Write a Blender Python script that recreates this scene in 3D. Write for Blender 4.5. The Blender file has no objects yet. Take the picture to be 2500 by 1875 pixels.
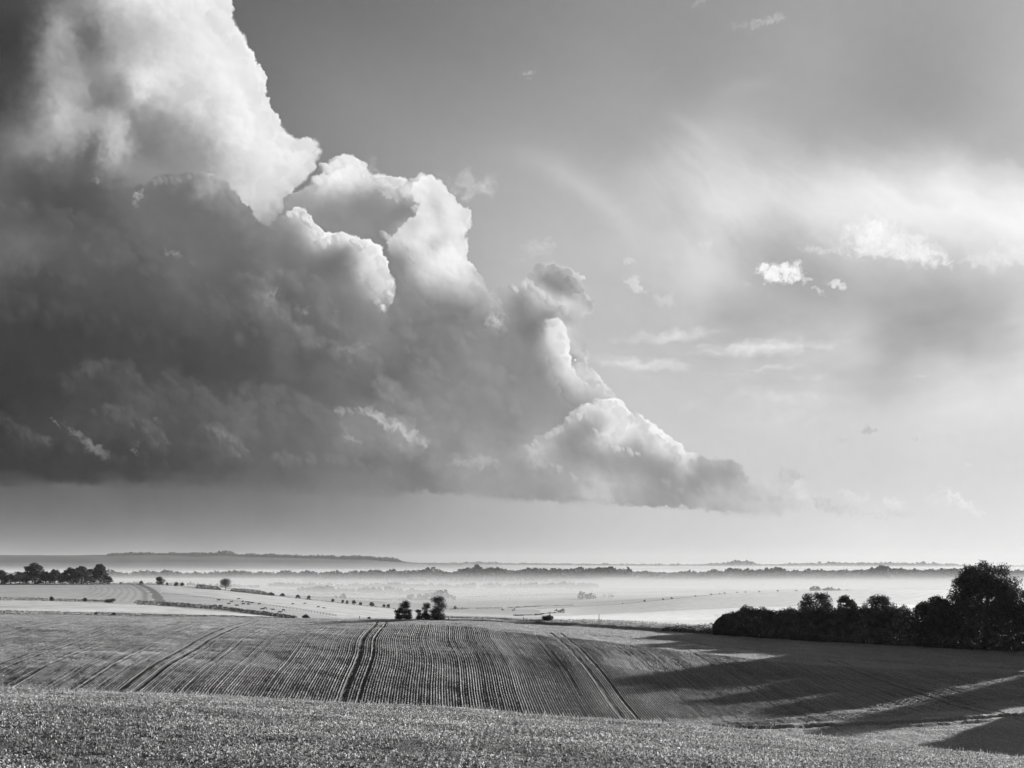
import bpy, math, random
import numpy as np
from mathutils import Vector

# =====================================================================================
# camera, sun, exposure
# =====================================================================================
scene = bpy.context.scene
EYE = 0.0                      # heights are measured from eye level
FPX, HX, HY = 2371.0, 1106.0, 1216.0     # focal length, principal point, horizon on a 2212 px wide plate
EXPO = 2.05
SUN_AZ, SUN_EL = 47.0, 8.2

cam_d = bpy.data.cameras.new('camera'); cam = bpy.data.objects.new('camera', cam_d)
scene.collection.objects.link(cam); scene.camera = cam
cam.location = (0, 0, EYE); cam.rotation_euler = (math.radians(90), 0, 0)
cam_d.sensor_width = 36; cam_d.lens = 36*FPX/2212; cam_d.shift_y = (HY-829.5)/2212
cam_d.clip_start = .1; cam_d.clip_end = 60000

sun_d = bpy.data.lights.new('sun', 'SUN'); sun_d.energy = 5.0; sun_d.angle = math.radians(.53); sun_d.color = (1, .995, .99)
sun = bpy.data.objects.new('sun', sun_d); scene.collection.objects.link(sun)
SD = Vector((math.sin(math.radians(SUN_AZ))*math.cos(math.radians(SUN_EL)), math.cos(math.radians(SUN_AZ))*math.cos(math.radians(SUN_EL)), math.sin(math.radians(SUN_EL))))
sun.rotation_euler = SD.to_track_quat('Z', 'Y').to_euler()

vs = scene.view_settings; vs.view_transform = 'Standard'; vs.look = 'None'; vs.exposure = EXPO; vs.gamma = 1; vs.use_curve_mapping = False
cy = scene.cycles
cy.use_denoising = True; cy.denoiser = 'OPENIMAGEDENOISE'; cy.denoising_input_passes = 'RGB_ALBEDO_NORMAL'; cy.denoising_prefilter = 'ACCURATE'
cy.max_bounces = 5; cy.diffuse_bounces = 2; cy.glossy_bounces = 1; cy.transmission_bounces = 2; cy.volume_bounces = 1; cy.transparent_max_bounces = 64
cy.sample_clamp_indirect = 4
scene.render.film_transparent = False

# ---- cloudscape: procedural cloud panorama painted from noise, warped outlines and relit height fields ----
SX0, SX1, SY0, SY1, SST = -420, 2632, -420, 1300, 1.9
SNX = int((SX1-SX0)/SST); SNY = int((SY1-SY0)/SST)
sx = (SX0+(np.arange(SNX)+.5)*SST).astype(np.float32); sy = (SY0+(np.arange(SNY)+.5)*SST).astype(np.float32)
SXX, SYY = np.meshgrid(sx, sy)

def smooth01(t):
    t = np.clip(t, 0, 1); return t*t*(3-2*t)

def bilin(g, X, Y):
    h, w = g.shape
    X = np.clip(X, 0, w-1.001); Y = np.clip(Y, 0, h-1.001)
    x0 = X.astype(np.int32); y0 = Y.astype(np.int32); fx = X-x0; fy = Y-y0
    return (g[y0, x0]*(1-fx)+g[y0, x0+1]*fx)*(1-fy)+(g[y0+1, x0]*(1-fx)+g[y0+1, x0+1]*fx)*fy

def gnoise(seed, sc, X=None, Y=None, ax=1.0):
    """gradient noise, about -1..1, features of size sc"""
    X = SXX if X is None else X; Y = SYY if Y is None else Y
    x = (X+2000)/(sc*ax); y = (Y+2000)/sc
    r = np.random.RandomState(seed)
    n = 512
    a = r.rand(n, n).astype(np.float32)*6.2832; gx = np.cos(a); gy = np.sin(a)
    x0 = np.floor(x).astype(np.int32); y0 = np.floor(y).astype(np.int32); fx = x-x0; fy = y-y0
    u = fx*fx*fx*(fx*(fx*6-15)+10); v = fy*fy*fy*(fy*(fy*6-15)+10)
    def d(i, j):
        ii = (y0+j) % n; jj = (x0+i) % n
        return gx[ii, jj]*(fx-i)+gy[ii, jj]*(fy-j)
    return ((d(0, 0)*(1-u)+d(1, 0)*u)*(1-v)+(d(0, 1)*(1-u)+d(1, 1)*u)*v)*1.5

def fbm(seed, sc, oct=5, X=None, Y=None, ax=1.0, gain=.5):
    s = 0; a = 1; t = 0
    for o in range(oct):
        s = s+a*gnoise(seed+o*17, sc/2**o, X, Y, ax); t += a; a *= gain
    return s/t*1.5

def worley(seed, sc, X=None, Y=None):
    """rounded bumps 0..1 (1 at the bump tops)"""
    X = SXX if X is None else X; Y = SYY if Y is None else Y
    x = (X+2000)/sc; y = (Y+2000)/sc
    r = np.random.RandomState(seed); n = 512
    px = r.rand(n, n).astype(np.float32); py = r.rand(n, n).astype(np.float32)
    x0 = np.floor(x).astype(np.int32); y0 = np.floor(y).astype(np.int32); fx = x-x0; fy = y-y0
    m = np.full(x.shape, 9., np.float32)
    for j in (-1, 0, 1):
        for i in (-1, 0, 1):
            ii = (y0+j) % n; jj = (x0+i) % n
            d = (px[ii, jj]+i-fx)**2+(py[ii, jj]+j-fy)**2
            m = np.minimum(m, d)
    return 1-np.clip(m, 0, 1)

def billow(seed, sc, oct=4, wamp=.5):
    wx = fbm(seed+5, sc*1.2, 4)*sc*wamp; wy = fbm(seed+9, sc*1.2, 4)*sc*wamp
    X = SXX+wx; Y = SYY+wy; s = 0; a = 1; t = 0
    for o in range(oct):
        s = s+a*worley(seed+o*31, sc/2.1**o, X, Y); t += a; a *= .52
    return s/t

fqx = np.fft.rfftfreq(SNX).astype(np.float32)[None]; fqy = np.fft.fftfreq(SNY).astype(np.float32)[:, None]
def blur(a, sig):
    sig = sig/SST; p = int(min(3*sig+2, 180))
    b = np.pad(a, p, mode='edge')
    k = np.exp(-2*(np.pi*sig)**2*(np.fft.fftfreq(b.shape[0])[:, None]**2+np.fft.rfftfreq(b.shape[1])[None]**2))
    return np.fft.irfft2(np.fft.rfft2(b)*k, b.shape)[p:-p, p:-p].astype(np.float32)

def tps(pts, X, Y, lam=.02):
    P = np.array(pts, float); x = P[:, 0]/500; y = P[:, 1]/500; v = P[:, 2]; n = len(v)
    def U(r2): return np.where(r2 > 1e-12, .5*r2*np.log(np.maximum(r2, 1e-12)), 0)
    K = U((x[:, None]-x)**2+(y[:, None]-y)**2)+lam*.01*np.eye(n)
    A = np.zeros((n+3, n+3)); A[:n, :n] = K; Q = np.stack([np.ones(n), x, y], 1); A[:n, n:] = Q; A[n:, :n] = Q.T
    w = np.linalg.solve(A, np.concatenate([v, np.zeros(3)]))
    st = 8  # coarse evaluation then bilinear
    cx = np.arange(SX0-16, SX1+24, st*1.0)/500; cy = np.arange(SY0-16, SY1+24, st*1.0)/500
    CX, CY = np.meshgrid(cx, cy); g = (w[n]+w[n+1]*CX+w[n+2]*CY)
    for k in range(n): g += w[k]*U((CX-x[k])**2+(CY-y[k])**2)
    g = np.clip(g, v.min()-.04, v.max()+.03).astype(np.float32)
    return bilin(g, (X-SX0+16)/st, (Y-SY0+16)/st)

def polymask(poly):
    m = np.zeros(SXX.shape, bool); n = len(poly); X = SXX; Y = SYY
    for i in range(n):
        (x1, y1), (x2, y2) = poly[i], poly[(i+1) % n]
        if y1 == y2: continue
        rows = (sy > min(y1, y2)) & (sy <= max(y1, y2))
        if not rows.any(): continue
        xi = x1+(sy[rows]-y1)/(y2-y1)*(x2-x1)
        m[rows] ^= (sx[None] < xi[:, None])
    return m.astype(np.float32)

def parse(s): return [tuple(float(q) for q in t.split(',')) for t in s.split()]

SKY = parse("""-300,-300,.30 500,-300,.38 1000,-300,.46 1600,-300,.56 2500,-300,.64 1327,0,.57 1770,0,.635 2212,0,.68 2500,0,.70 1327,120,.60 1770,120,.65 2212,120,.70 1327,240,.64 1500,230,.65 1770,240,.66 2212,240,.715
1350,320,.67 1450,300,.70 1530,290,.75 1650,300,.72 1770,310,.69 2000,315,.705 2212,310,.73 1350,380,.72 1420,400,.77 1530,370,.80 1640,370,.805 1770,350,.78 1900,345,.77 2050,355,.79 2212,370,.80
1327,420,.72 1400,440,.77 1550,410,.86 1650,430,.88 1800,400,.87 1900,385,.88 2050,400,.91 2212,420,.92 1340,480,.75 1450,460,.76 1600,470,.85 1750,470,.86 1900,460,.91 2100,460,.935 2212,480,.95 2450,480,.96
1350,540,.77 1440,520,.80 1600,510,.75 1700,510,.72 1500,560,.83 1540,580,.84 1620,560,.75 1700,560,.69 1900,545,.80 2100,550,.84 2212,550,.90 1340,600,.75 1450,620,.77 1540,630,.80 1650,640,.71 1750,640,.69 1900,620,.71 2050,600,.72 2212,610,.80
1327,680,.75 1500,690,.76 1580,690,.69 1650,680,.71 1800,660,.71 1950,680,.67 2050,690,.67 2150,690,.72 2212,690,.82 2400,700,.88 1327,740,.76 1600,740,.74 1700,760,.77 1850,740,.78 1950,760,.69 2100,740,.71 2212,740,.80
1327,800,.77 1500,830,.77 1700,830,.79 1850,820,.76 1950,820,.75 2050,800,.80 2212,790,.87 1327,870,.78 1500,880,.79 1700,880,.82 1850,880,.81 2000,860,.83 2100,840,.87 2212,880,.87 2400,880,.89
1500,950,.795 1700,950,.81 1900,950,.82 2100,950,.84 2212,950,.845 1327,1020,.78 1700,1020,.80 1900,1020,.81 2212,1020,.845 1327,1100,.76 1500,1100,.79 1700,1100,.82 1900,1100,.85 2212,1100,.87 1327,1180,.78 1700,1180,.83 2212,1180,.88 2500,1150,.90
-200,1060,.40 0,1060,.405 200,1060,.435 400,1070,.455 600,1080,.49 850,1080,.565 -200,1110,.44 0,1110,.465 200,1110,.475 400,1120,.505 600,1120,.53 850,1110,.60 0,1150,.51 300,1150,.535 600,1150,.575 850,1150,.63 0,1190,.60 300,1190,.61 600,1190,.63 850,1190,.645 -300,1200,.58
0,1240,.62 600,1240,.65 1000,1070,.65 1150,1100,.71 1000,1150,.675 1150,1150,.715 1000,1190,.69 1150,1190,.735 1300,1250,.78 2200,1250,.88
500,20,.42 560,100,.45 650,200,.505 800,0,.46 1000,0,.50 1200,0,.545 750,250,.55 1000,200,.565 1200,200,.60 950,300,.60 1150,300,.64 1050,350,.65 1100,450,.69 1200,450,.715 1250,380,.69 1200,550,.735 1280,500,.735 1100,580,.72 1290,640,.745""")

TOWER = parse("""-300,-300,.3 0,-300,.35 400,-300,.85 -100,0,.27 20,20,.28 0,150,.28 40,150,.29 0,250,.31 80,40,.36 60,100,.32 140,0,.48 200,20,.62 260,10,.80 330,10,.90 400,20,.92 470,20,.92 140,55,.66 120,100,.62 176,50,.44 182,90,.44 240,60,.64 320,60,.74 400,70,.89 480,80,.93
95,140,.50 130,180,.66 130,220,.73 85,200,.46 170,200,.60 205,150,.56 240,150,.64 300,120,.76 400,130,.87 500,130,.94 55,200,.36 60,260,.47 100,260,.62 150,250,.73 200,260,.67 225,230,.50 255,205,.60 300,190,.87 340,190,.88 420,190,.85 500,190,.94 560,200,.94
20,320,.46 60,315,.54 110,305,.62 160,300,.62 190,270,.64 222,300,.56 240,290,.72 262,270,.76 285,260,.56 320,250,.58 360,240,.66 395,200,.82 430,240,.87 470,230,.84 520,240,.95 560,250,.93 590,250,.91 0,370,.40 60,370,.38 120,345,.48 180,330,.41 205,310,.42 240,330,.72 300,320,.50 350,300,.55 400,280,.64 450,300,.70 500,290,.88 560,300,.93 620,300,.92 670,320,.91
0,450,.38 60,430,.34 150,400,.35 250,400,.45 320,370,.56 400,340,.57 460,340,.66 540,330,.88 620,350,.92 655,355,.88 480,390,.70 560,380,.88 620,395,.85 540,430,.82 590,440,.76 560,480,.68 600,460,.66 700,420,.6""")
MID = parse("""690,385,.88 740,360,.93 770,380,.95 790,360,.91 720,385,.95 800,390,.88 830,390,.90 860,396,.89 880,410,.84 820,415,.66 866,430,.70 780,420,.62 720,430,.64 670,400,.74 640,430,.62 640,450,.60 680,450,.59 750,450,.57 830,450,.57 850,480,.55 780,490,.56 905,405,.92 930,395,.93 960,430,.90 1000,460,.88 980,500,.92 930,460,.86 900,445,.62 893,480,.62 880,500,.80 860,470,.54 880,465,.56 870,440,.57 830,508,.54 830,530,.52
920,510,.93 960,540,.94 990,570,.94 930,560,.88 945,525,.82 1000,600,.86 900,570,.78 860,550,.60 960,610,.76 1030,615,.80 880,600,.57 920,640,.57 800,550,.52 850,650,.51 900,680,.51 1000,660,.55 1050,690,.56 700,600,.5 1100,700,.56""")
MIDR = parse("""905,405,.92 930,395,.94 960,430,.90 1000,460,.88 980,500,.93 930,460,.88 905,460,.90 893,480,.80 880,500,.84 860,508,.88 832,506,.86 840,522,.74 860,530,.78 900,540,.86
920,510,.93 960,540,.95 990,570,.95 930,565,.90 945,525,.80 935,535,.78 1000,600,.88 900,575,.76 870,555,.62 960,612,.76 1030,615,.80 880,600,.57 920,640,.57 1000,660,.55 950,470,.86 945,445,.80 970,455,.93 985,530,.92 1015,590,.86""")
FINGER = parse("""1185,700,.84 1198,700,.90 1208,715,.90 1192,730,.88 1215,745,.92 1205,760,.86 1215,790,.84 1200,800,.72 1226,815,.82 1250,830,.80 1290,845,.78 1235,850,.70 1215,840,.62 1190,780,.64 1280,865,.70 1320,862,.78""")
PUFF = parse("""640,462,.78 660,470,.84 680,495,.91 700,516,.86 645,500,.60 670,520,.68 620,480,.60 600,500,.52 730,515,.92 760,520,.92 800,532,.94 822,560,.93 795,560,.86 740,540,.60 700,550,.52 780,585,.80 800,600,.78 822,600,.86 838,620,.84 815,640,.74 830,655,.66 755,590,.51 740,600,.50 785,615,.66 800,660,.58 830,690,.53 850,620,.74 650,580,.46 700,620,.48 750,650,.49 600,560,.45 640,650,.42 740,700,.46 800,750,.47 850,760,.49""")
RIGHT = parse("""1160,588,.70 1185,578,.72 1180,605,.57 1210,630,.57 1232,606,.72 1252,630,.72 1262,660,.76 1232,640,.64 1145,612,.74 1170,640,.84 1200,652,.80 1222,668,.84 1222,645,.80 1130,650,.56 1150,680,.55 1100,640,.66 1090,660,.62 1080,680,.60 1100,690,.56 1170,670,.64 1190,685,.58 1222,692,.66 1242,694,.74 1198,705,.89 1192,730,.88 1172,720,.58 1210,750,.88 1226,745,.82 1232,772,.62 1244,740,.76 1254,770,.78 1210,790,.82 1228,800,.84 1254,800,.78 1180,790,.60 1190,830,.60 1235,826,.80 1285,836,.78 1220,850,.66 1150,750,.55 1150,850,.55 1180,900,.57 1100,760,.545 1000,760,.52 1000,850,.53 1280,880,.62 1320,860,.76""")
BODY = parse("""300,400,.46 340,400,.45 400,400,.47 438,383,.64 466,392,.70 490,412,.62 250,450,.42 150,450,.37 60,450,.36 -100,460,.36 0,520,.40 60,510,.42 60,550,.41 150,520,.36 250,520,.38 350,480,.43 450,470,.44 550,520,.47 640,520,.50 700,540,.50 30,570,.39 70,590,.32 120,585,.34 150,600,.35 250,600,.35 350,570,.38 400,580,.42 450,600,.41 550,600,.43 650,590,.46 750,570,.49
-200,640,.32 0,640,.32 60,650,.31 150,650,.32 250,660,.33 350,640,.37 450,640,.39 550,620,.45 590,630,.55 600,680,.43 650,668,.50 660,700,.44 750,650,.49 800,680,.51 -200,720,.26 0,720,.27 100,720,.27 200,710,.28 300,720,.31 400,720,.33 500,720,.34 600,720,.38 700,720,.43 780,750,.50 800,790,.44 850,740,.48 0,800,.25 80,780,.27 200,790,.31 300,790,.31 400,800,.30 500,800,.32 600,800,.36 700,800,.39 800,820,.42 900,750,.47 950,700,.50 1000,750,.52 1100,760,.54 1000,850,.53 1100,850,.55 1200,850,.58
-200,880,.23 0,880,.24 80,870,.26 150,860,.29 250,860,.32 350,860,.35 450,860,.35 530,850,.36 600,870,.38 700,870,.42 800,860,.47 900,880,.53 1000,900,.54 1100,940,.57 0,950,.25 60,930,.30 100,950,.29 180,950,.31 250,930,.32 320,930,.34 380,940,.34 450,920,.38 500,940,.41 600,940,.40 700,930,.44 760,930,.52 800,930,.52 850,960,.54 900,970,.57 950,960,.56
0,1000,.24 100,1000,.25 200,1000,.26 300,1010,.28 400,1000,.31 500,1010,.35 600,1010,.40 700,1010,.44 800,1000,.45 900,1000,.49 1000,1000,.60 1060,990,.62 1150,980,.66 1200,1000,.62 -200,1040,.26 0,1040,.26 150,1040,.29 300,1045,.32 450,1050,.35 600,1050,.41 750,1050,.47 850,1050,.50 950,1040,.52 1100,1050,.56 1200,1070,.58 1300,1060,.64""")
LOW = parse("""1240,895,.76 1270,890,.82 1200,926,.70 1175,940,.66 1250,920,.62 1300,875,.90 1330,868,.93 1350,885,.94 1352,912,.94 1300,900,.76 1275,925,.64 1330,930,.90 1300,945,.86 1288,925,.66 1380,915,.86 1402,938,.88 1425,958,.86 1455,980,.88 1340,955,.80 1370,960,.70 1400,975,.66 1440,1005,.63 1484,1000,.80 1505,1015,.64 1550,1020,.63 1590,1015,.66 1606,1035,.71 1220,960,.59 1250,990,.58 1300,990,.62 1350,1000,.62 1400,1010,.60 1450,1030,.61 1500,1050,.61 1560,1045,.64 1150,975,.76 1172,972,.76 1180,990,.68 1130,1000,.61 1100,1000,.57 1250,1020,.67 1200,1030,.64 1280,1045,.75 1312,1055,.74 1240,1050,.67 1180,1060,.59 1080,1050,.57 1130,1070,.60 1350,1050,.67 1380,1035,.68 1400,1060,.63 1420,1075,.61 1500,1080,.65 1550,1060,.72 1620,1060,.75 1560,1095,.69 1650,1080,.76 1700,1090,.77 1745,1088,.82 1350,1085,.66 1050,1000,.60 1000,1040,.53 1100,930,.565""")

def cloudscape():
    L = [None]
    wx = fbm(3, 160, 5); wy = fbm(7, 160, 5)
    w2x = fbm(13, 60, 5); w2y = fbm(17, 60, 5)
    fine = fbm(23, 26, 4)
    w3x = fbm(61, 22, 4); w3y = fbm(67, 22, 4)
    patch = smooth01(fbm(71, 120, 3)*.9+.5)
    # clear sky with high veil
    veil = smooth01((SXX-1150)/300)*smooth01((SYY-230)/120)*smooth01((1000-SYY)/250)
    img = tps(SKY, SXX+26*wx*veil+10*w2x*veil, SYY+20*wy*veil, .3)
    u = (SXX*.93+SYY*.36); v = (-SXX*.36+SYY*.93)
    st = fbm(41, 90, 6, u+20*wx, v+14*wy, 3.2)
    img = img+.018*st*veil+.006*st
    th = np.arctan2(SYY-60, SXX-1180); rd = np.hypot(SXX-1180, SYY-60)
    fan = fbm(431, 70, 6, rd*.55+26*w2x+40*wx, th*900+26*w2y+34*wy, 3.4); fan2 = 1-2*np.abs(fbm(441, 48, 5, rd*.5+20*wx, th*900+30*wy+14*w2y, 4.5))
    fm = smooth01((SXX-1330)/160)*smooth01((SYY-230)/110)*smooth01((660-SYY)/160)
    img = img+fm*(.024*fan+.009*fan2)
    fl = fbm(451, 60, 6, SXX*.97-SYY*.2+20*wx, SYY*.97+SXX*.2+16*wy, 4.0); fm2 = smooth01((SXX-1400)/200)*smooth01((SYY-600)/100)*smooth01((960-SYY)/120)
    img = img+.028*fl*fm2
    img = img-.016*smooth01((900-SXX)/500)*smooth01((SYY-1030)/30)*smooth01((1180-SYY)/80)*(1+1.2*fbm(471, 130, 4, SXX, SYY*.6))
    # thin arc streak
    def ridge(pts, w, soft=1.):
        d = np.full(SXX.shape, 1e9, np.float32); t0 = np.zeros(SXX.shape, np.float32); X = SXX+9*wx; Y = SYY+9*wy
        for k in range(len(pts)-1):
            (x1, y1), (x2, y2) = pts[k][:2], pts[k+1][:2]
            t = np.clip(((X-x1)*(x2-x1)+(Y-y1)*(y2-y1))/((x2-x1)**2+(y2-y1)**2), 0, 1)
            q = np.hypot(X-x1-t*(x2-x1), Y-y1-t*(y2-y1)); c = q < d
            d = np.where(c, q, d); t0 = np.where(c, (k+t)/(len(pts)-1), t0)
        return np.exp(-(d/w)**2)*np.sin(np.pi*np.clip(t0, .02, .98))**.6
    img = img+.055*ridge([(1090, 330), (1180, 355), (1270, 400), (1330, 455), (1375, 520)], 30)*(1+.4*st)
    img = img+.04*ridge([(1440, 240), (1500, 280), (1560, 340)], 14)+.025*ridge([(1540, 215), (1620, 180), (1680, 175)], 16)

    LD = np.array([.80, -.60])  # towards the sun in the picture plane: right and up
    bigs = billow(101, 95, 5, .45); smalls = billow(151, 40, 5, .5); tiny = billow(171, 17, 3, .5)
    def light(h, scale):
        gy, gx = np.gradient(h*scale/SST)
        return (-(gx*LD[0]+gy*LD[1]))/np.sqrt(1+gx*gx+gy*gy)
    relb = light(blur(bigs, 5), 46); rels = light(blur(smalls, 2.4), 20); relt = light(blur(tiny, 1.2), 7)
    def layer(img, poly, pts, sig=9, amp=.55, soft=.10, rough=1., rel=.05, rim=.0, warp=12, lam=.1, fade=None, nz=None):
        m = polymask(poly); s0 = blur(m, sig)
        e = (.4+.8*patch)*(1-.6*smooth01((SYY-1020)/30)*smooth01((1000-SXX)/250))
        gx_ = (SXX+e*(9*w2x+7*w3x)-SX0)/SST-.5; gy_ = (SYY+e*(9*w2y+7*w3y)-SY0)/SST-.5
        s = bilin(s0, gx_, gy_)
        nse = (.22*bigs+.40*smalls+.38*tiny-.53)*2.4 if nz is None else nz
        f = s+amp*nse*np.exp(-((s-.5)/.42)**2)*rough
        sf = soft*(.55+1.1*(1-patch))
        a = smooth01((f-.5+sf*.3)/sf)
        v = tps(pts, SXX+warp*(w2x+.8*wx+.55*w3x)*1.2, SYY+warp*(w2y+.8*wy+.55*w3y)*1.2, lam)
        # brightness-dependent relief: lit parts show billows, shaded parts stay soft
        lit = smooth01((v-.50)/.35)
        depth = smooth01((s-.35)/.6)
        r = relb*1.1+rels*(.25+.8*patch)+relt*.35*patch
        v = v+r*rel*(.12+.9*lit*(1.15-.75*depth))
        if rim:
            n = blur(m, 26); gy, gx = np.gradient(n); facing = -(gx*LD[0]+gy*LD[1])/(np.hypot(gx, gy)+1e-5)
            v = v+rim*np.clip(facing, 0, 1)*np.clip(1-n, 0, .6)*np.clip(1.6*n, 0, 1)
        v = v-.05*lit*(1-smooth01((f-.5)/.25))*0
        if fade is not None: a = a*fade
        return img*(1-a)+v*a
    def wisp(img, x, y, rx, ry, ang, L, al=1., seed=0, sc=None, th=.35, sharp=.5, ax=1., wa=.6):
        """ragged scrap of cloud"""
        X0 = int(max(0, (x-2.2*max(rx, ry)-SX0)/SST)); X1 = int(min(SNX, (x+2.2*max(rx, ry)-SX0)/SST+2))
        Y0 = int(max(0, (y-2.2*max(rx, ry)-SY0)/SST)); Y1 = int(min(SNY, (y+2.2*max(rx, ry)-SY0)/SST+2))
        X = SXX[Y0:Y1, X0:X1]; Y = SYY[Y0:Y1, X0:X1]; ca, sa = np.cos(np.radians(ang)), np.sin(np.radians(ang))
        sc = sc or min(rx, ry)*1.4
        qx = fbm(seed+300, sc, 5, X, Y)*sc*wa; qy = fbm(seed+311, sc, 5, X, Y)*sc*wa*(1. if ax < 2 else .35)
        U = ((X-x+qx)*ca+(Y-y+qy)*sa); V = (-(X-x+qx)*sa+(Y-y+qy)*ca)
        r = 1-np.sqrt((U/rx)**2+(V/ry)**2)
        n = fbm(seed+333, sc*.9, 5, U+3000, V*ax+3000)
        n2 = 1-2*np.abs(fbm(seed+377, sc*.5, 4, U+3000, V*ax+3000))
        f = smooth01((r*1.35+n*(.8 if ax < 2 else .36)+.25*n2*(ax < 2)-.05+(.35-th))/(sharp*2.1))
        f = f*smooth01(r*1.3+1.0)
        nn = fbm(seed+355, sc*.6, 4, X, Y)
        a = np.clip(f*al, 0, 1)
        o = img.copy(); o[Y0:Y1, X0:X1] = img[Y0:Y1, X0:X1]*(1-a)+(L+.04*nn)*a
        return o

    def puffs(img, path, n, r0, r1, dep, lit, al=1., seed=0, sharp=.16, fold=.09):
        """a heap of rounded puffs along a path, outermost first, lit from the upper right"""
        rr = np.random.RandomState(seed+5000); P = np.array(parse(path)); seg = np.hypot(*np.diff(P, axis=0).T); cu = np.concatenate([[0], np.cumsum(seg)])
        items = []
        for k in range(n):
            q = rr.rand()*cu[-1]; i = min(np.searchsorted(cu, q, side='right')-1, len(seg)-1); t = (q-cu[i])/seg[i]
            c = P[i, :2]*(1-t)+P[i+1, :2]*t; r = r0+(r1-r0)*rr.rand()**1.6; d = dep*rr.rand()**1.3
            items.append((d, c[0]-(.8*d+.75*r)*LD[0]*1.0, c[1]-(.8*d+.75*r)*LD[1]*.9, r, rr.rand()))
        items.sort()
        for d, x, y, r, q in items:
            X0 = int(max(0, (x-1.7*r-8-SX0)/SST)); X1 = int(min(SNX, (x+1.7*r+8-SX0)/SST+2)); Y0 = int(max(0, (y-1.7*r-8-SY0)/SST)); Y1 = int(min(SNY, (y+1.7*r+8-SY0)/SST+2))
            if X1-X0 < 3 or Y1-Y0 < 3: continue
            w = min(1., r/22)
            X = SXX[Y0:Y1, X0:X1]+(5*w2x[Y0:Y1, X0:X1]*1.3+6*w3x[Y0:Y1, X0:X1])*w*1.1; Y = SYY[Y0:Y1, X0:X1]+(5*w2y[Y0:Y1, X0:X1]*1.3+6*w3y[Y0:Y1, X0:X1])*w*1.1
            nx = (X-x)/r; ny = (Y-y)/r; rad = np.hypot(nx, ny); nz = np.sqrt(np.clip(1-rad**2, 0, 1))
            sd = (nx*LD[0]+ny*LD[1])*.85+nz*.32
            iy = int(np.clip((y-1.15*r*LD[1]-SY0)/SST, 0, SNY-1)); ix = int(np.clip((x-1.15*r*LD[0]-SX0)/SST, 0, SNX-1))
            sh = img[iy, ix]-fold*rr.rand(); lt = lit*(1-.06*rr.rand())
            L = sh+(lt-sh)*smooth01((sd+.15)/1.0)*(.75+.3*q)
            a = smooth01((1-rad)/(sharp*(.7+1.6*q)))*smooth01((nx*LD[0]+ny*LD[1]+.75)/1.1)*al
            img[Y0:Y1, X0:X1] = img[Y0:Y1, X0:X1]*(1-a)+L*a
        return img
    # faint lens-shaped clouds and scraps on the right
    for q in [(1450, 724, 120, 15, -5, .86, .9, 1), (1650, 750, 185, 22, -3, .885, .95, 2), (1385, 786, 125, 17, 4, .875, .9, 3),
              (1672, 795, 60, 9, -7, .84, .8, 4), (1745, 812, 60, 8, 0, .82, .6, 14), (1590, 808, 60, 6, 0, .81, .6, 15), (1700, 858, 165, 24, 3, .845, .7, 5), (1690, 900, 120, 26, -3, .835, .55, 6), (1500, 872, 60, 12, -8, .82, .4, 7)]:
        img = wisp(img, *q[:7], seed=q[7]*13, sc=46, sharp=.75, ax=3.2, th=.12)
    for q in [(1640, 48, 34, 12, -12, .74, .6, 21), (1672, 40, 26, 12, -30, .76, .6, 22), (1600, 55, 22, 10, 0, .70, .4, 23), (1512, 5, 22, 9, -35, .68, .5, 24), (1142, 158, 16, 5, -15, .70, .8, 25), (1142, 170, 12, 4, 0, .66, .5, 26), (1420, 160, 40, 8, -35, .64, .3, 29),
              (1358, 562, 20, 9, 10, .82, .8, 31), (1370, 612, 24, 17, 50, .87, .7, 32), (1432, 642, 40, 20, 25, .82, .6, 33), (1526, 530, 16, 15, 60, .86, .6, 34), (1160, 540, 44, 20, -12, .78, .55, 35), (1180, 532, 28, 10, -8, .80, .5, 36),
              (1806, 614, 24, 11, 12, .88, .9, 41), (1768, 628, 18, 9, 40, .84, .7, 42), (1740, 600, 14, 12, 50, .86, .7, 43), (2130, 560, 60, 22, 5, .90, .6, 44), (2190, 545, 50, 26, -10, .93, .6, 48), (1780, 540, 60, 9, 3, .84, .7, 45), (1610, 612, 12, 8, 30, .8, .6, 46),
              (1875, 930, 24, 9, -8, .72, .7, 51), (1820, 950, 18, 8, 0, .77, .5, 52), (1980, 948, 16, 6, 20, .78, .5, 53), (2090, 1003, 8, 5, 0, .88, .6, 54), (1990, 812, 18, 4, 0, .86, .6, 55), (2052, 940, 12, 5, 30, .80, .4, 56)]:
        img = wisp(img, *q[:7], seed=q[7]*7)
    img = wisp(img, 1905, 516, 84, 36, 12, .945, 1., 610, sc=34, sharp=.8, th=-.15, wa=.45)
    img = wisp(img, 1890, 500, 40, 26, -20, .965, 1., 611, sc=30, sharp=.65, th=0.)
    img = wisp(img, 1985, 545, 66, 27, 18, .95, 1., 612, sc=32, sharp=.8, th=-.15, wa=.45)
    img = wisp(img, 1865, 540, 60, 16, 6, .93, .9, 613, sc=28, sharp=.8, th=.1)
    img = wisp(img, 1668, 592, 28, 21, 20, .96, 1., 620, sc=22, sharp=.6, th=-.1, wa=.5)
    img = wisp(img, 1702, 586, 27, 20, -5, .96, 1., 621, sc=22, sharp=.6, th=-.1, wa=.5)
    img = wisp(img, 1650, 574, 9, 12, 0, .96, 1., 622, sc=12, sharp=.4)
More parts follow.
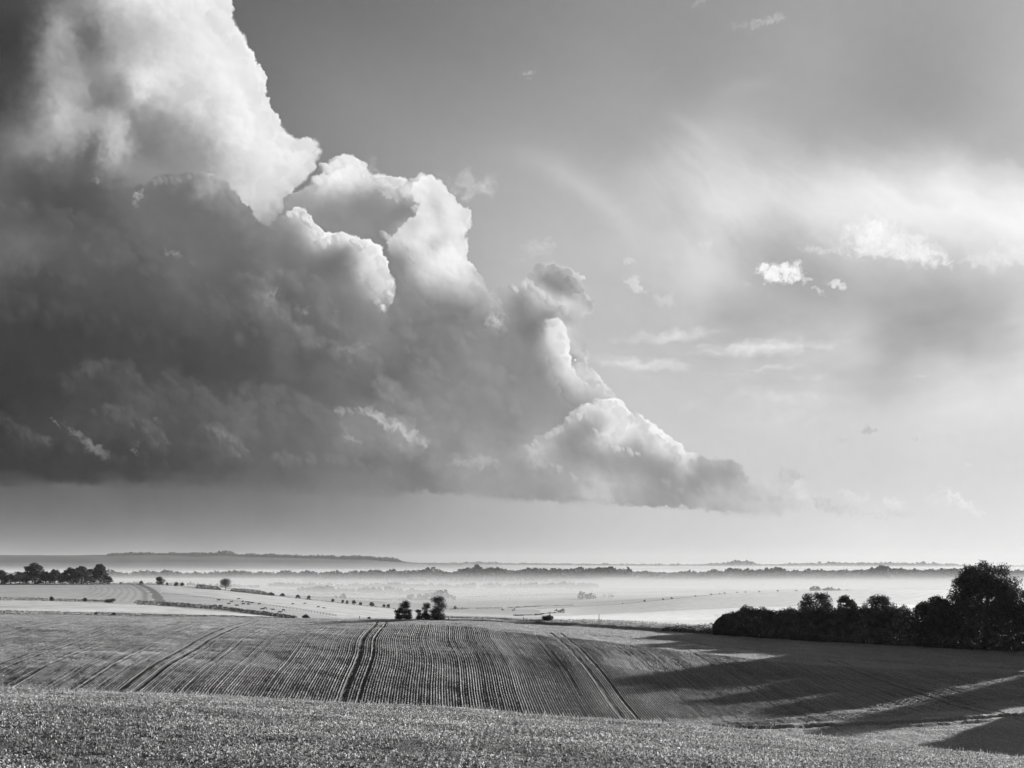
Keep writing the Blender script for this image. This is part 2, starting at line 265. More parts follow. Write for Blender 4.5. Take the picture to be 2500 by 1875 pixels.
    # chain of scraps trailing right of the cloud foot
    for k, q in enumerate([(1700, 1065, 60, 22, 30, .80, .6), (1735, 1075, 40, 24, 60, .85, .8), (1785, 1090, 40, 15, 25, .77, .7), (1815, 1098, 60, 14, 12, .80, .6), (1850, 1075, 36, 14, 20, .87, .6), (1880, 1110, 50, 10, 10, .82, .6), (1935, 1088, 34, 15, 15, .89, .7), (1945, 1108, 44, 10, 5, .81, .5),
                           (2030, 1080, 50, 16, 15, .87, .5), (2068, 1075, 40, 14, 32, .91, .8), (2100, 1100, 50, 10, 25, .90, .6), (1700, 1030, 24, 18, 60, .75, .5), (1720, 1028, 22, 8, 20, .74, .6), (1660, 1040, 40, 20, 50, .80, .5)]):
        img = wisp(img, *q, seed=700+k*11)
    # feathered scrap behind the middle towers
    img = wisp(img, 1010, 405, 62, 34, 22, .79, .85, 800, sc=50, sharp=.9)
    img = wisp(img, 1045, 400, 26, 36, 10, .83, .7, 801, sc=40, sharp=.9)
    img = wisp(img, 830, 385, 34, 18, 20, .74, .6, 802, sharp=.9)
    img = wisp(img, 805, 360, 20, 24, 30, .74, .6, 803, sharp=.9)
    # right tower
    P = parse("940,640 1045,645 1062,632 1082,622 1110,624 1135,608 1152,600 1152,582 1166,572 1188,570 1212,580 1240,588 1256,605 1262,630 1276,650 1281,668 1262,672 1248,682 1246,700 1258,735 1264,765 1266,792 1290,812 1312,838 1330,862 1400,930 1300,1000 900,1000 900,700")
    img = layer(img, P, RIGHT, 8, .7, .30, rel=.09, warp=5, lam=.02)
    img = puffs(img, "1150,592 1188,570 1240,588 1262,625 1282,668", 26, 7, 20, 14, .72, .8, 1)
    img = puffs(img, "1105,622 1150,606 1180,636 1206,650 1232,668", 26, 6, 15, 10, .86, .8, 2)
    P = parse("1172,702 1184,688 1200,686 1214,696 1224,718 1231,748 1228,785 1242,815 1280,832 1326,858 1330,880 1260,885 1215,860 1196,815 1184,765 1178,730")
    img = layer(img, P, FINGER, 5, .6, .3, rel=.08, warp=4, lam=.02, fade=smooth01((SXX-1168)/22))
    img = puffs(img, "1180,690 1206,690 1222,722 1232,760 1222,800", 14, 8, 17, 16, .87, .5, 3, sharp=.35)
    img = puffs(img, "1240,700 1262,740 1268,792 1320,845", 20, 7, 17, 16, .80, .55, 4, sharp=.3)
    # big bright tower
    P = parse("-700,-700 470,-700 480,-200 492,-5 496,45 520,72 532,100 546,122 560,150 566,180 572,215 578,236 592,238 600,262 618,290 650,312 668,302 686,312 688,328 676,350 664,372 640,400 610,440 590,500 560,520 -700,520")
    img = layer(img, P, TOWER, 9, .8, .42, rel=.08, rim=.0, warp=12, lam=.02)
    img = puffs(img, "492,-30 500,50 545,122 568,190 592,238 620,290 650,312", 60, 9, 30, 34, .945, .75, 5)
    img = puffs(img, "640,318 668,302 688,322 676,355", 14, 8, 18, 14, .90, .75, 6)
    img = puffs(img, "400,150 450,180 475,215 480,250", 30, 8, 24, 50, .88, .5, 7, sharp=.3)
    img = puffs(img, "600,330 640,345 600,390 560,430", 24, 10, 30, 60, .92, .5, 8, sharp=.4)
    img = puffs(img, "285,255 262,300 250,350", 10, 9, 18, 10, .74, .5, 9, sharp=.5)
    img = puffs(img, "150,60 180,140 215,250 190,300 130,330", 30, 14, 36, 50, .72, .35, 10, sharp=.5)
    # middle towers
    P = parse("560,540 600,470 630,425 650,408 680,402 692,378 715,362 735,345 762,338 786,352 790,372 806,382 828,378 850,384 872,390 886,408 905,392 925,384 945,390 965,412 985,428 1000,448 1020,458 1010,472 996,482 1000,505 1006,535 1000,548 1015,575 1022,598 1044,612 1048,640 1080,660 1100,720 900,900 560,800")
    img = layer(img, P, MID, 8, .75, .34, rel=.10, rim=.0, warp=6, lam=.02)
    img = puffs(img, "690,392 712,362 762,336 792,352 795,375", 34, 7, 20, 22, .95, .85, 11)
    img = puffs(img, "805,384 850,382 884,398 886,418", 18, 6, 14, 8, .90, .85, 12)
    img = puffs(img, "886,408 925,382 965,408 1000,446 1022,460 1004,490 1006,540 1016,575 1024,604", 62, 7, 24, 26, .945, .8, 13)
    img = puffs(img, "905,440 925,470 945,510 965,560 1000,590", 50, 7, 22, 34, .92, .7, 14, sharp=.25)
    P = parse("888,410 905,391 925,383 945,389 965,411 985,427 1000,447 1020,457 1010,471 996,481 1000,504 1006,534 1000,547 1015,574 1022,597 1044,611 1048,640 1000,680 930,660 880,610 850,560 838,530 832,512 842,505 854,507 868,502 882,492 892,474 904,458 912,440 904,428 892,424")
    img = layer(img, P, MIDR, 7, .6, .48, rel=.10, warp=4, lam=.02, fade=smooth01((SXX*.5+ (660-SYY) -385)/70))
    img = puffs(img, "828,504 862,506 880,528 905,560", 20, 6, 14, 14, .86, .7, 15, sharp=.25)
    img = puffs(img, "1022,600 1046,618 1052,640", 8, 10, 20, 16, .76, .6, 16, sharp=.5)
    img = puffs(img, "826,410 850,425 866,436", 8, 6, 12, 8, .80, .6, 17, sharp=.3)
    img = wisp(img, 1072, 700, 24, 32, 30, .78, .85, 820, sc=26)
    img = wisp(img, 1062, 738, 14, 26, 15, .75, .8, 821, sc=22)
    img = wisp(img, 1070, 660, 14, 16, 15, .72, .6, 822, sc=22)
    img = wisp(img, 836, 420, 16, 12, 40, .76, .8, 823, sc=14)
    # long shaded body
    P = parse("-700,420 60,425 150,420 240,420 310,405 335,386 370,380 410,377 450,373 476,384 492,404 512,424 530,448 552,478 575,498 600,500 700,620 860,720 1000,690 1120,720 1200,880 1250,960 1330,1010 1330,1075 1200,1078 1080,1070 1000,1060 900,1062 750,1066 600,1056 400,1050 200,1045 0,1046 -700,1040")
    m = smooth01((SXX-150)/190); mm = np.maximum(m, smooth01((SYY-400-30*wx)/140))
    soft = .42+.8*smooth01((SYY-560)/100)*smooth01((SXX-520)/100)*smooth01((1010-SYY)/60)+.75*smooth01((SYY-1000)/30)
    img = layer(img, P, BODY, 11, .45*(1-.8*smooth01((SYY-1000)/30)*smooth01((1000-SXX)/250)), soft, rel=.05, warp=16, lam=.05, fade=mm)
    ub = SXX*.80+SYY*.60; vb = -SXX*.60+SYY*.80
    fo = fbm(401, 85, 4, ub+40*wx+16*w2x, vb+40*wy+16*w2y, 2.1); fo2 = 1-2*np.abs(fbm(411, 120, 5, ub+50*wy, vb+50*wx, 1.8))
    mb = smooth01((SYY-430)/90)*smooth01((1045-SYY)/40)*smooth01((1180-SXX+.0*SYY)/120)*(img < .62)
    mb = blur(mb.astype(np.float32), 10)
    img = img+mb*(.020*fo+.010*fo2)*(img/.45)
    # rimmed puff in front of it
    P = parse("560,560 585,490 608,466 632,454 655,458 674,472 692,492 706,514 722,508 745,506 768,508 790,522 812,530 826,545 832,570 838,592 850,604 853,625 846,645 838,668 830,700 780,760 640,700 560,640")
    f = smooth01((760-SYY)/110)*smooth01((SXX-560)/70)
    img = layer(img, P, PUFF, 7, .75, .34, rel=.10, rim=.01, warp=5, lam=.02, fade=f)
    img = puffs(img, "630,454 660,458 690,490 708,518", 26, 5, 14, 16, .93, .85, 21)
    img = puffs(img, "708,516 745,506 785,518 824,540 834,572 848,604 850,632 836,668", 50, 6, 17, 20, .94, .85, 22)
    img = puffs(img, "786,580 812,600 822,640 826,670", 18, 6, 14, 18, .84, .6, 23, sharp=.3)
    img = puffs(img, "340,388 400,380 450,373 490,398 520,430", 22, 8, 20, 10, .68, .5, 24, sharp=.35)
    before = img.copy()
    # shaded cauliflower heads low on the left, each a little lighter at its upper right
    def head(img, poly, body, edge, fall, al=1., sig=8):
        m = polymask(parse(poly)); s = blur(m, sig); n = blur(m, 22)
        nse = (.35*bigs+.4*smalls+.25*tiny-.53)*2.0
        s = bilin(s, (SXX+9*w2x+7*w3x-SX0)/SST-.5, (SYY+9*w2y+7*w3y-SY0)/SST-.5)
        a = smooth01((s+.42*nse*np.exp(-((s-.5)/.4)**2)-.34)/.6)*.75
        gy, gx = np.gradient(n); fc = -(gx*LD[0]+gy*LD[1])/(np.hypot(gx, gy)+1e-5)
        x0, y0, L0 = body; 
        d = np.hypot(SXX-x0, (SYY-y0))
        keep = 1-smooth01(d/fall-.15)
        v = img+edge*(.35+.65*np.clip(1.5*(1-n), 0, 1)*np.clip(fc+.4, 0, 1))+.03*(relb+rels)*.8
        a = a*keep*al
        return img*(1-a)+v*a
    img = head(img, "90,900 130,850 180,800 205,780 250,775 262,786 275,778 290,780 300,800 312,830 325,850 350,860 380,900 400,940", (250, 790, 0), .075, 210)
    img = head(img, "380,900 360,860 366,800 375,792 392,812 405,820 430,818 446,835 470,860 500,880 520,920", (410, 820, 0), .055, 170)
    img = head(img, "470,930 490,880 520,845 545,815 560,845 590,870 640,900 660,960", (540, 840, 0), .05, 160)
    img = head(img, "560,900 570,845 600,832 640,835 680,860 710,890 740,900 760,960", (640, 850, 0), .045, 170)
    img = head(img, "180,930 225,870 270,872 320,900 345,920 360,950 370,985 340,990 250,960", (310, 910, 0), .07, 170)
    img = head(img, "400,960 430,910 450,915 475,925 500,930 530,960 560,1000 480,1000", (480, 935, 0), .07, 130)
    img = head(img, "480,930 500,860 530,870 550,900 566,930 560,980", (530, 890, 0), .05, 120)
    img = head(img, "-60,960 -20,890 10,885 40,920 90,935 120,960 90,1000", (40, 920, 0), .05, 150)
    img = head(img, "-60,700 -20,640 20,625 50,630 62,650 50,700", (30, 645, 0), .035, 120)
    img = head(img, "560,720 580,680 600,640 640,655 660,690 690,720 700,760 640,790", (650, 690, 0), .04, 150)
    img = head(img, "700,800 730,760 780,738 800,760 826,772 830,800 820,840", (800, 770, 0), .05, 130)
    img = head(img, "440,650 500,600 540,590 575,610 600,650 610,690 520,700", (560, 620, 0), .035, 150)
    img = head(img, "700,960 740,910 790,880 830,870 870,905 900,940 930,970 860,1000", (840, 910, 0), .05, 150)
    for k, q in enumerate([("180,800 210,782 260,774 305,800 318,840 360,866 400,905", 26, 12, 40, 50, .43), ("366,800 400,812 446,832 500,880 530,930", 24, 12, 34, 46, .43),
                           ("528,822 560,850 600,880 650,930", 20, 12, 32, 50, .46), ("590,838 640,835 690,870 740,905", 20, 12, 36, 50, .48), ("225,872 290,880 340,915 365,955", 24, 10, 28, 36, .47), ("440,908 500,932 545,975", 16, 10, 24, 26, .53),
                           ("0,890 40,915 110,945", 14, 10, 24, 26, .40), ("540,590 580,615 600,650 650,665 690,725 760,745 825,775", 34, 10, 30, 40, .56), ("60,575 130,590 230,600", 10, 14, 30, 20, .38), ("730,880 800,880 860,900 930,950", 24, 8, 22, 26, .70), ("980,985 1060,985 1090,1000", 12, 10, 20, 16, .68),
                           ("200,520 330,540 420,580 500,650 560,720", 26, 14, 44, 60, .45), ("60,640 200,650 330,700 430,770", 22, 16, 50, 70, .37), ("620,560 700,600 740,680 760,730", 16, 14, 36, 50, .54), ("860,640 920,700 960,800 1010,860", 22, 14, 44, 60, .57),
                           ("1000,690 1060,740 1110,800 1150,880", 20, 14, 40, 60, .61), ("820,800 900,850 960,900 1040,940", 20, 14, 40, 50, .60), ("0,430 120,440 220,470 300,520", 14, 16, 40, 50, .43), ("600,980 700,985 800,995 880,1010", 14, 12, 30, 30, .53), ("160,960 280,985 420,1000 520,1010", 14, 12, 26, 24, .36)]):
        img = puffs(img, q[0], int(q[1]*1.5), q[2]*.8, q[3]*.95, q[4]*1.2, q[5]+.02, .46, 30+k, sharp=.42, fold=.03)
    img = img-.85*blur(img-before, 42)
    # sunlit scraps in front of the shade
    for k, q in enumerate([(207, 390, 15, 8, 10, .57, .9), (297, 420, 20, 13, -25, .70, .95), (292, 440, 12, 8, 50, .60, .6), (374, 545, 26, 10, 18, .58, .75), (412, 565, 18, 9, 30, .46, .6), (283, 560, 14, 8, 10, .40, .4),
                           (586, 634, 17, 22, 70, .62, .75), (578, 655, 18, 12, 20, .56, .6), (655, 670, 17, 10, 25, .60, .8), (480, 385, 20, 8, 40, .72, .5), (725, 672, 10, 4, 0, .57, .5),
                           (120, 912, 22, 4, 48, .50, .8), (165, 938, 34, 12, 36, .50, .8), (200, 965, 42, 16, 38, .53, .9), (222, 982, 24, 10, 20, .52, .7), (90, 950, 34, 10, 30, .40, .7), (107, 945, 14, 14, 40, .42, .5), (290, 975, 14, 6, 45, .52, .8), (300, 955, 26, 10, -20, .42, .5), (335, 905, 12, 5, 30, .46, .7), (360, 950, 20, 5, 50, .46, .6),
                           (480, 935, 26, 9, 28, .53, .7), (505, 950, 20, 9, 28, .50, .6), (755, 755, 34, 12, 10, .56, .6), (785, 748, 20, 8, -30, .58, .6),
                           (745, 935, 24, 22, 40, .60, .6), (760, 950, 26, 8, 30, .64, .7), (805, 895, 40, 12, 20, .72, .85), (830, 912, 34, 16, 42, .74, .9), (870, 928, 44, 18, 24, .75, .9), (905, 950, 34, 14, 35, .72, .8), (868, 960, 14, 22, 10, .64, .5),
                           (1000, 1000, 36, 12, 5, .68, .7), (1045, 995, 40, 16, 0, .70, .7), (1150, 985, 38, 20, 10, .76, .7), (1260, 1035, 60, 18, 35, .74, .5), (1290, 1055, 44, 12, 20, .78, .7), (1215, 1020, 40, 20, 30, .70, .4)]):
        img = wisp(img, *q, seed=900+k*13, sharp=.75)
    # foot of the cloud on the right
    P = parse("1080,1000 1140,975 1180,945 1215,925 1232,905 1240,886 1262,890 1278,878 1300,868 1328,862 1345,872 1352,892 1366,905 1374,890 1392,902 1412,925 1430,945 1456,958 1476,978 1500,988 1540,998 1570,992 1595,1004 1612,1030 1606,1050 1650,1062 1720,1078 1760,1092 1700,1103 1600,1106 1500,1097 1420,1090 1350,1088 1290,1076 1200,1080 1100,1072")
    f = smooth01((SXX-1060-40*wx)/110)
    softl = .24+.4*smooth01((SXX-1480)/120)+.35*smooth01((SYY-1055)/20)
    img = layer(img, P, LOW, 8, .7, softl, rel=.10, rim=.0, warp=7, lam=.02, fade=f)
    img = puffs(img, "1140,968 1186,940 1222,918 1240,888 1264,884", 24, 6, 16, 18, .80, .7, 51, sharp=.25)
    img = puffs(img, "1264,888 1290,868 1330,862 1350,882 1354,920 1345,945", 36, 6, 20, 20, .90, .7, 52)
    img = puffs(img, "1290,922 1310,938 1330,960 1390,975", 22, 6, 15, 14, .88, .65, 53, sharp=.3)
    img = puffs(img, "1366,900 1380,892 1412,920 1430,945 1460,962 1480,985", 34, 6, 18, 22, .85, .65, 54, sharp=.25)
    img = puffs(img, "1500,990 1560,994 1600,1008 1612,1034", 16, 8, 20, 22, .72, .5, 55, sharp=.5)
    img = puffs(img, "1160,990 1220,1010 1280,1035 1320,1060", 24, 8, 20, 26, .77, .5, 56, sharp=.4)
    img = puffs(img, "1420,1030 1500,1050 1600,1060 1700,1070", 20, 8, 20, 20, .76, .4, 57, sharp=.5)
    for k, q in enumerate([(640, 1062, 90, 9, 2, .43, .5), (820, 1068, 80, 10, 2, .49, .5), (950, 1056, 70, 12, 5, .51, .6), (1110, 1072, 90, 12, 3, .56, .6), (1240, 1076, 60, 9, 3, .60, .6), (1330, 1086, 70, 10, 4, .63, .6), (300, 1050, 120, 7, 1, .33, .4), (20, 1046, 40, 8, 0, .27, .7), (1180, 1040, 60, 20, 20, .63, .5),
                           (1450, 1096, 90, 9, 3, .67, .5), (1620, 1104, 110, 9, 2, .75, .5), (1700, 1075, 80, 20, 25, .79, .6), (1640, 1058, 60, 18, 30, .76, .6)]):
        img = wisp(img, *q, seed=1500+k*7, sharp=.9, ax=(2.2 if q[3] < 13 else 1.))
    img = img+.006*fine
    img = img*(1-.07*smooth01((760-SXX)/600)*smooth01((SYY-560)/120)*smooth01((1050-SYY)/20))
    img = img+.28*(img-blur(img, 2.6))
    return np.clip(img, .17, .985)

# =====================================================================================
# world: Nishita sky all round, the cloudscape laid over it by direction
# =====================================================================================
def make_world():
    im = cloudscape()
    lin = np.where(im <= .04045, im/12.92, ((im+.055)/1.055)**2.4).astype(np.float32)
    # allow for the light the thin haze layer itself adds low down
    tau = 1-np.exp(-2.5e-5*130/np.maximum((HY-SYY)/FPX, .03)); lin = (np.maximum(lin-.55*tau, .45*lin)/(1-tau)).astype(np.float32)
    a = smooth01((SXX-SX0)/330)*smooth01((SX1-SXX)/330)*smooth01((SYY-SY0)/330)
    px = np.zeros((SNY, SNX, 4), np.float32); px[..., 0] = px[..., 1] = px[..., 2] = (lin/2**EXPO)[::-1]; px[..., 3] = a[::-1]
    img = bpy.data.images.new('cloudscape', SNX, SNY, alpha=True, float_buffer=True); img.colorspace_settings.name = 'Non-Color'
    img.alpha_mode = 'CHANNEL_PACKED'
    img.pixels.foreach_set(px.ravel()); img.update(); img.pack()
    w = bpy.data.worlds.new('World'); scene.world = w; w.use_nodes = True
    nt = w.node_tree; N = nt.nodes; Lk = nt.links
    for n in list(N): N.remove(n)
    def nd(t, **k):
        n = N.new(t)
        for q, v in k.items(): setattr(n, q, v)
        return n
    def mth(op, a, b=None, c=None):
        n = nd('ShaderNodeMath', operation=op)
        for i, v in enumerate((a, b, c)):
            if v is None: continue
            if isinstance(v, (int, float)): n.inputs[i].default_value = v
            else: Lk.new(v, n.inputs[i])
        return n.outputs[0]
    tc = nd('ShaderNodeTexCoord'); sp = nd('ShaderNodeSeparateXYZ'); Lk.new(tc.outputs['Generated'], sp.inputs[0])
    yy = mth('MAXIMUM', sp.outputs[1], .02)
    u = mth('DIVIDE', sp.outputs[0], yy); v = mth('DIVIDE', sp.outputs[2], yy)
    s = mth('MULTIPLY_ADD', u, FPX/(SX1-SX0), (HX-SX0)/(SX1-SX0))
    t = mth('MULTIPLY_ADD', v, FPX/(SY1-SY0), 1-(HY-SY0)/(SY1-SY0))
    t = mth('MAXIMUM', t, .002)
    cb = nd('ShaderNodeCombineXYZ'); Lk.new(s, cb.inputs[0]); Lk.new(t, cb.inputs[1])
    tx = nd('ShaderNodeTexImage', image=img, interpolation='Linear', extension='CLIP'); Lk.new(cb.outputs[0], tx.inputs[0])
    front = mth('GREATER_THAN', sp.outputs[1], .03)
    al = mth('MULTIPLY', tx.outputs['Alpha'], front)
    sky = nd('ShaderNodeTexSky', sky_type='NISHITA', sun_disc=False, sun_elevation=math.radians(SUN_EL), sun_rotation=math.radians(SUN_AZ), air_density=1., dust_density=1.5, ozone_density=1.)
    bw = nd('ShaderNodeRGBToBW'); Lk.new(sky.outputs[0], bw.inputs[0])
    dim = mth('MULTIPLY', bw.outputs[0], SKYK)
    mx = nd('ShaderNodeMix', data_type='RGBA'); Lk.new(al, mx.inputs['Factor'])
    Lk.new(dim, mx.inputs[6]); 
    sc = mth('MULTIPLY', tx.outputs['Color'], 10.0); Lk.new(sc, mx.inputs[7])
    bg = nd('ShaderNodeBackground'); bg.inputs['Strength'].default_value = .1; Lk.new(mx.outputs[2], bg.inputs['Color'])
    out = nd('ShaderNodeOutputWorld'); Lk.new(bg.outputs[0], out.inputs[0])
SKYK = .35
make_world()

# =====================================================================================
# terrain: heights from stations of depth y across directions
# =====================================================================================
VXC = [-900, -300, 0, 300, 450, 600, 780, 945, 1200, 1500, 1800, 2212, 2500, 3100]
ST = [  # depth, then V rows (where that depth shows on the plate) per column
 (2,    [4200]*14),
 (16,   [1645,1650,1655,1660,1662,1664,1668,1672,1680,1692,1705,1720,1735,1755]),
 (24,   [1520,1527,1535,1545,1550,1557,1567,1577,1592,1618,1642,1672,1690,1720]),
 (34,   [1480,1492,1500,1511,1516,1523,1532,1541,1560,1580,1610,1648,1670,1700]),
 (46,   [1476,1485,1491,1502,1507,1514,1523,1533,1550,1568,1597,1640,1664,1690]),
 (60,   [1505,1515,1520,1532,1538,1545,1555,1565,1582,1600,1628,1668,1690,1710]),
 (90,   [1545,1555,1560,1570,1578,1585,1595,1605,1620,1640,1660,1680,1695,1710]),
 (112,  [1562,1570,1576,1586,1594,1600,1608,1618,1630,1634,1638,1632,1626,1616]),
 (130,  [1484,1488,1491,1503,1511,1519,1529,1537,1556,1574,1580,1566,1555,1546]),
 (150,  [1415,1418,1421,1429,1436,1443,1450,1458,1486,1515,1530,1520,1508,1497]),
 (168,  [1385,1388,1391,1393,1398,1402,1406,1410,1432,1464,1484,1485,1476,1465]),
 (185,  [1362,1366,1369,1371,1374,1378,1380,1382,1394,1424,1446,1456,1452,1442]),
 (208,  [1338,1340,1343,1347,1350,1354,1356,1358,1372,1394,1414,1428,1430,1424]),
 (236,  [1326,1327,1328,1332,1334,1337,1339,1340,1352,1370,1386,1402,1408,1408]),
 (270,  [1324,1324,1325,1331,1335,1339,1340,1336,1339,1351,1376,1392,1400,1404]),
 (330,  [1321,1321,1321,1327,1331,1337,1347,1350,1360,1378,1392,1400,1405,1405]),
 (470,  [1300,1300,1301,1308,1315,1330,1345,1354,1364,1374,1384,1386,1388,1390]),
 (620,  [1283,1285,1287,1297,1308,1322,1340,1352,1358,1362,1364,1362,1362,1362]),
 (860,  [1268,1270,1272,1279,1288,1303,1322,1340,1345,1345,1342,1335,1332,1330]),
 (1100, [1256,1259,1261,1262,1272,1288,1308,1323,1334,1332,1322,1314,1310,1308]),
 (1400, [1262,1266,1270,1274,1282,1294,1312,1325,1328,1314,1303,1298,1294,1290]),
 (1850, [1264,1268,1272,1278,1284,1293,1305,1312,1310,1290,1278,1274,1270,1268]),
 (2500, [1262,1264,1268,1275,1280,1286,1291,1294,1290,1286,1281,1277,1273,1270]),
 (3200, [1258,1260,1262,1266,1269,1273,1276,1278,1277,1276,1274,1272,1270,1268]),
 (4000, [1253,1254,1255,1257,1259,1262,1264,1265,1265,1267,1268,1267,1265,1263]),
 (5000, [1247,1247,1248,1248,1248,1248,1247,1246,1244,1247,1247,1246,1246,1246]),
 (5800, [1252,1252,1252,1252,1252,1252,1251,1250,1248,1250,1250,1250,1250,1250]),
 (7500, [1244,1244,1244,1243,1243,1243,1243,1242,1241,1241,1241,1240,1240,1240]),
 (8800, [1212,1212,1212,1210,1210,1214,1218,1228,1229,1231,1231,1231,1231,1231]),
 (9600, [1199,1199,1199,1199,1200,1204,1208,1220,1226,1227,1228,1228,1228,1228]),
 (11000,[1206,1206,1206,1206,1206,1208,1211,1221,1226,1227,1228,1228,1228,1228]),
 (14500,[1214,1214,1214,1214,1214,1215,1216,1219,1221,1223,1223,1225,1225,1225]),
 (17500,[1218,1218,1218,1218,1218,1218,1219,1221,1223,1224,1225,1226,1226,1226])]
def pchip(x, Y, q):
    """monotone cubic along axis 0 of Y"""
    x = np.asarray(x, float); h = np.diff(x)[:, None]; d = np.diff(Y, axis=0)/h
    m = np.zeros_like(Y)
    w1 = 2*h[1:]+h[:-1]; w2 = h[1:]+2*h[:-1]
    with np.errstate(all='ignore'):
        mm = (w1+w2)/(w1/d[:-1]+w2/d[1:])
    m[1:-1] = np.where(d[:-1]*d[1:] > 0, mm, 0); m[0] = d[0]; m[-1] = d[-1]
    q = np.clip(q, x[0], x[-1]); i = np.clip(np.searchsorted(x, q, side='right')-1, 0, len(x)-2)
    t = ((q-x[i])/(x[i+1]-x[i]))[:, None]; hh = h[i]
    return Y[i]*(1+2*t)*(1-t)**2+m[i]*hh*t*(1-t)**2+Y[i+1]*t*t*(3-2*t)+m[i+1]*hh*t*t*(t-1)
NU, NL = 320, 1400
ys_ = np.array([s[0] for s in ST], float)
Zst = np.array([[-(min(v, 3300)-HY)/FPX*s[0] for v in s[1]] for s in ST])
uq = np.linspace((VXC[0]-HX)/FPX, (VXC[-1]-HX)/FPX, NU)
Zu = pchip((np.array(VXC, float)-HX)/FPX, Zst.T, uq).T
LY0, LY1 = math.log(2), math.log(17500)
ly = np.linspace(LY0, LY1, NL)
TAB = pchip(np.log(ys_), Zu, ly)
UMIN, UMAX = uq[0], uq[-1]

def vnoise(x, y, seed=0):
    return gnoise(seed, 1.0, np.asarray(x, float), np.asarray(y, float))
def vfbm(x, y, seed=0, o=4):
    s = 0; a = 1.
    for k in range(o):
        s = s+a*gnoise(seed+k*13, 1.0, np.asarray(x, float)*2**k, np.asarray(y, float)*2**k); a *= .5
    return s
def TZ(x, y):
    x = np.asarray(x, float); y = np.asarray(y, float)
    r = np.hypot(x, y); az = np.clip(np.arctan2(x, y), math.atan(UMIN), math.atan(UMAX))
    u = np.tan(az); yy = np.maximum(r*np.cos(az), 2.001)
    z = bilin(TAB, (u-UMIN)/(UMAX-UMIN)*(NU-1), (np.log(yy)-LY0)/(LY1-LY0)*(NL-1))
    far = smooth01((yy-500)/1500)
    z = z+far*(1.6+2.2*smooth01((yy-1400)/600)*smooth01((3600-yy)/600))*vfbm(x/260, y/260, 5, 3)*np.clip(yy/4000, .3, 2.)+smooth01((yy-6500)/1500)*5*vfbm(x/700, y/700, 9, 3)
    z = z+.10*smooth01((yy-8)/10)*vfbm(x/9, y/9, 11, 3)*(1-far)
    return z
def hit(vx, vy, y0=14., y1=17000.):
    """where the sight line through a plate point meets the land, between two depths"""
    u = (vx-HX)/FPX; k = -(vy-HY)/FPX
    y = np.exp(np.linspace(math.log(y0), math.log(y1), 3000)); d = TZ(u*y, y)-k*y
    i = np.argmax(d > 0)
    yy = y[i] if d[i] > 0 else y[int(np.argmax(d/y))]
    return float(u*yy), float(yy), float(TZ(u*yy, yy))
def at(vx, y):
    """ground point at depth y in the direction of plate column vx"""
    x = (vx-HX)/FPX*y
    return float(x), float(y), float(TZ(x, y))

# =====================================================================================
# helpers
# =====================================================================================
COL = scene.collection
def mesh(name, V, F, mat=None, parent=None, smooth=False, attrs=None):
    """one mesh object from arrays; F is (n,3) or (n,4) or a list of such arrays"""
    V = np.asarray(V, np.float32); Fs = F if isinstance(F, list) else [F]
    Fs = [np.asarray(f, np.int32) for f in Fs if len(f)]
    me = bpy.data.meshes.new(name)
    me.vertices.add(len(V)); me.vertices.foreach_set('co', V.ravel())
    tot = np.concatenate([np.full(len(f), f.shape[1], np.int32) for f in Fs]); idx = np.concatenate([f.ravel() for f in Fs])
    me.loops.add(len(idx)); me.loops.foreach_set('vertex_index', idx)
    me.polygons.add(len(tot)); st = np.zeros(len(tot), np.int32); st[1:] = np.cumsum(tot)[:-1]
    me.polygons.foreach_set('loop_start', st); me.polygons.foreach_set('loop_total', tot)
    if smooth: me.polygons.foreach_set('use_smooth', np.ones(len(tot), bool))
    for k, v in (attrs or {}).items():
        a = me.attributes.new(k, 'FLOAT', 'POINT'); a.data.foreach_set('value', np.asarray(v, np.float32))
    me.update(calc_edges=True); me.validate()
    if mat: me.materials.append(mat)
    o = bpy.data.objects.new(name, me); COL.objects.link(o)
    if parent: o.parent = parent
    return o
def empty(name, loc):
    o = bpy.data.objects.new(name, None); COL.objects.link(o); o.location = loc; o.empty_display_size = .5; return o
def tag(o, label=None, cat=None, group=None, kind=None):
    if label: o['label'] = label
    if cat: o['category'] = cat
    if group: o['group'] = group
    if kind: o['kind'] = kind
    return o
def copy_tree(o, parent=None):
    c = o.copy(); COL.objects.link(c); c.parent = parent
    for ch in o.children: copy_tree(ch, c)
    return c

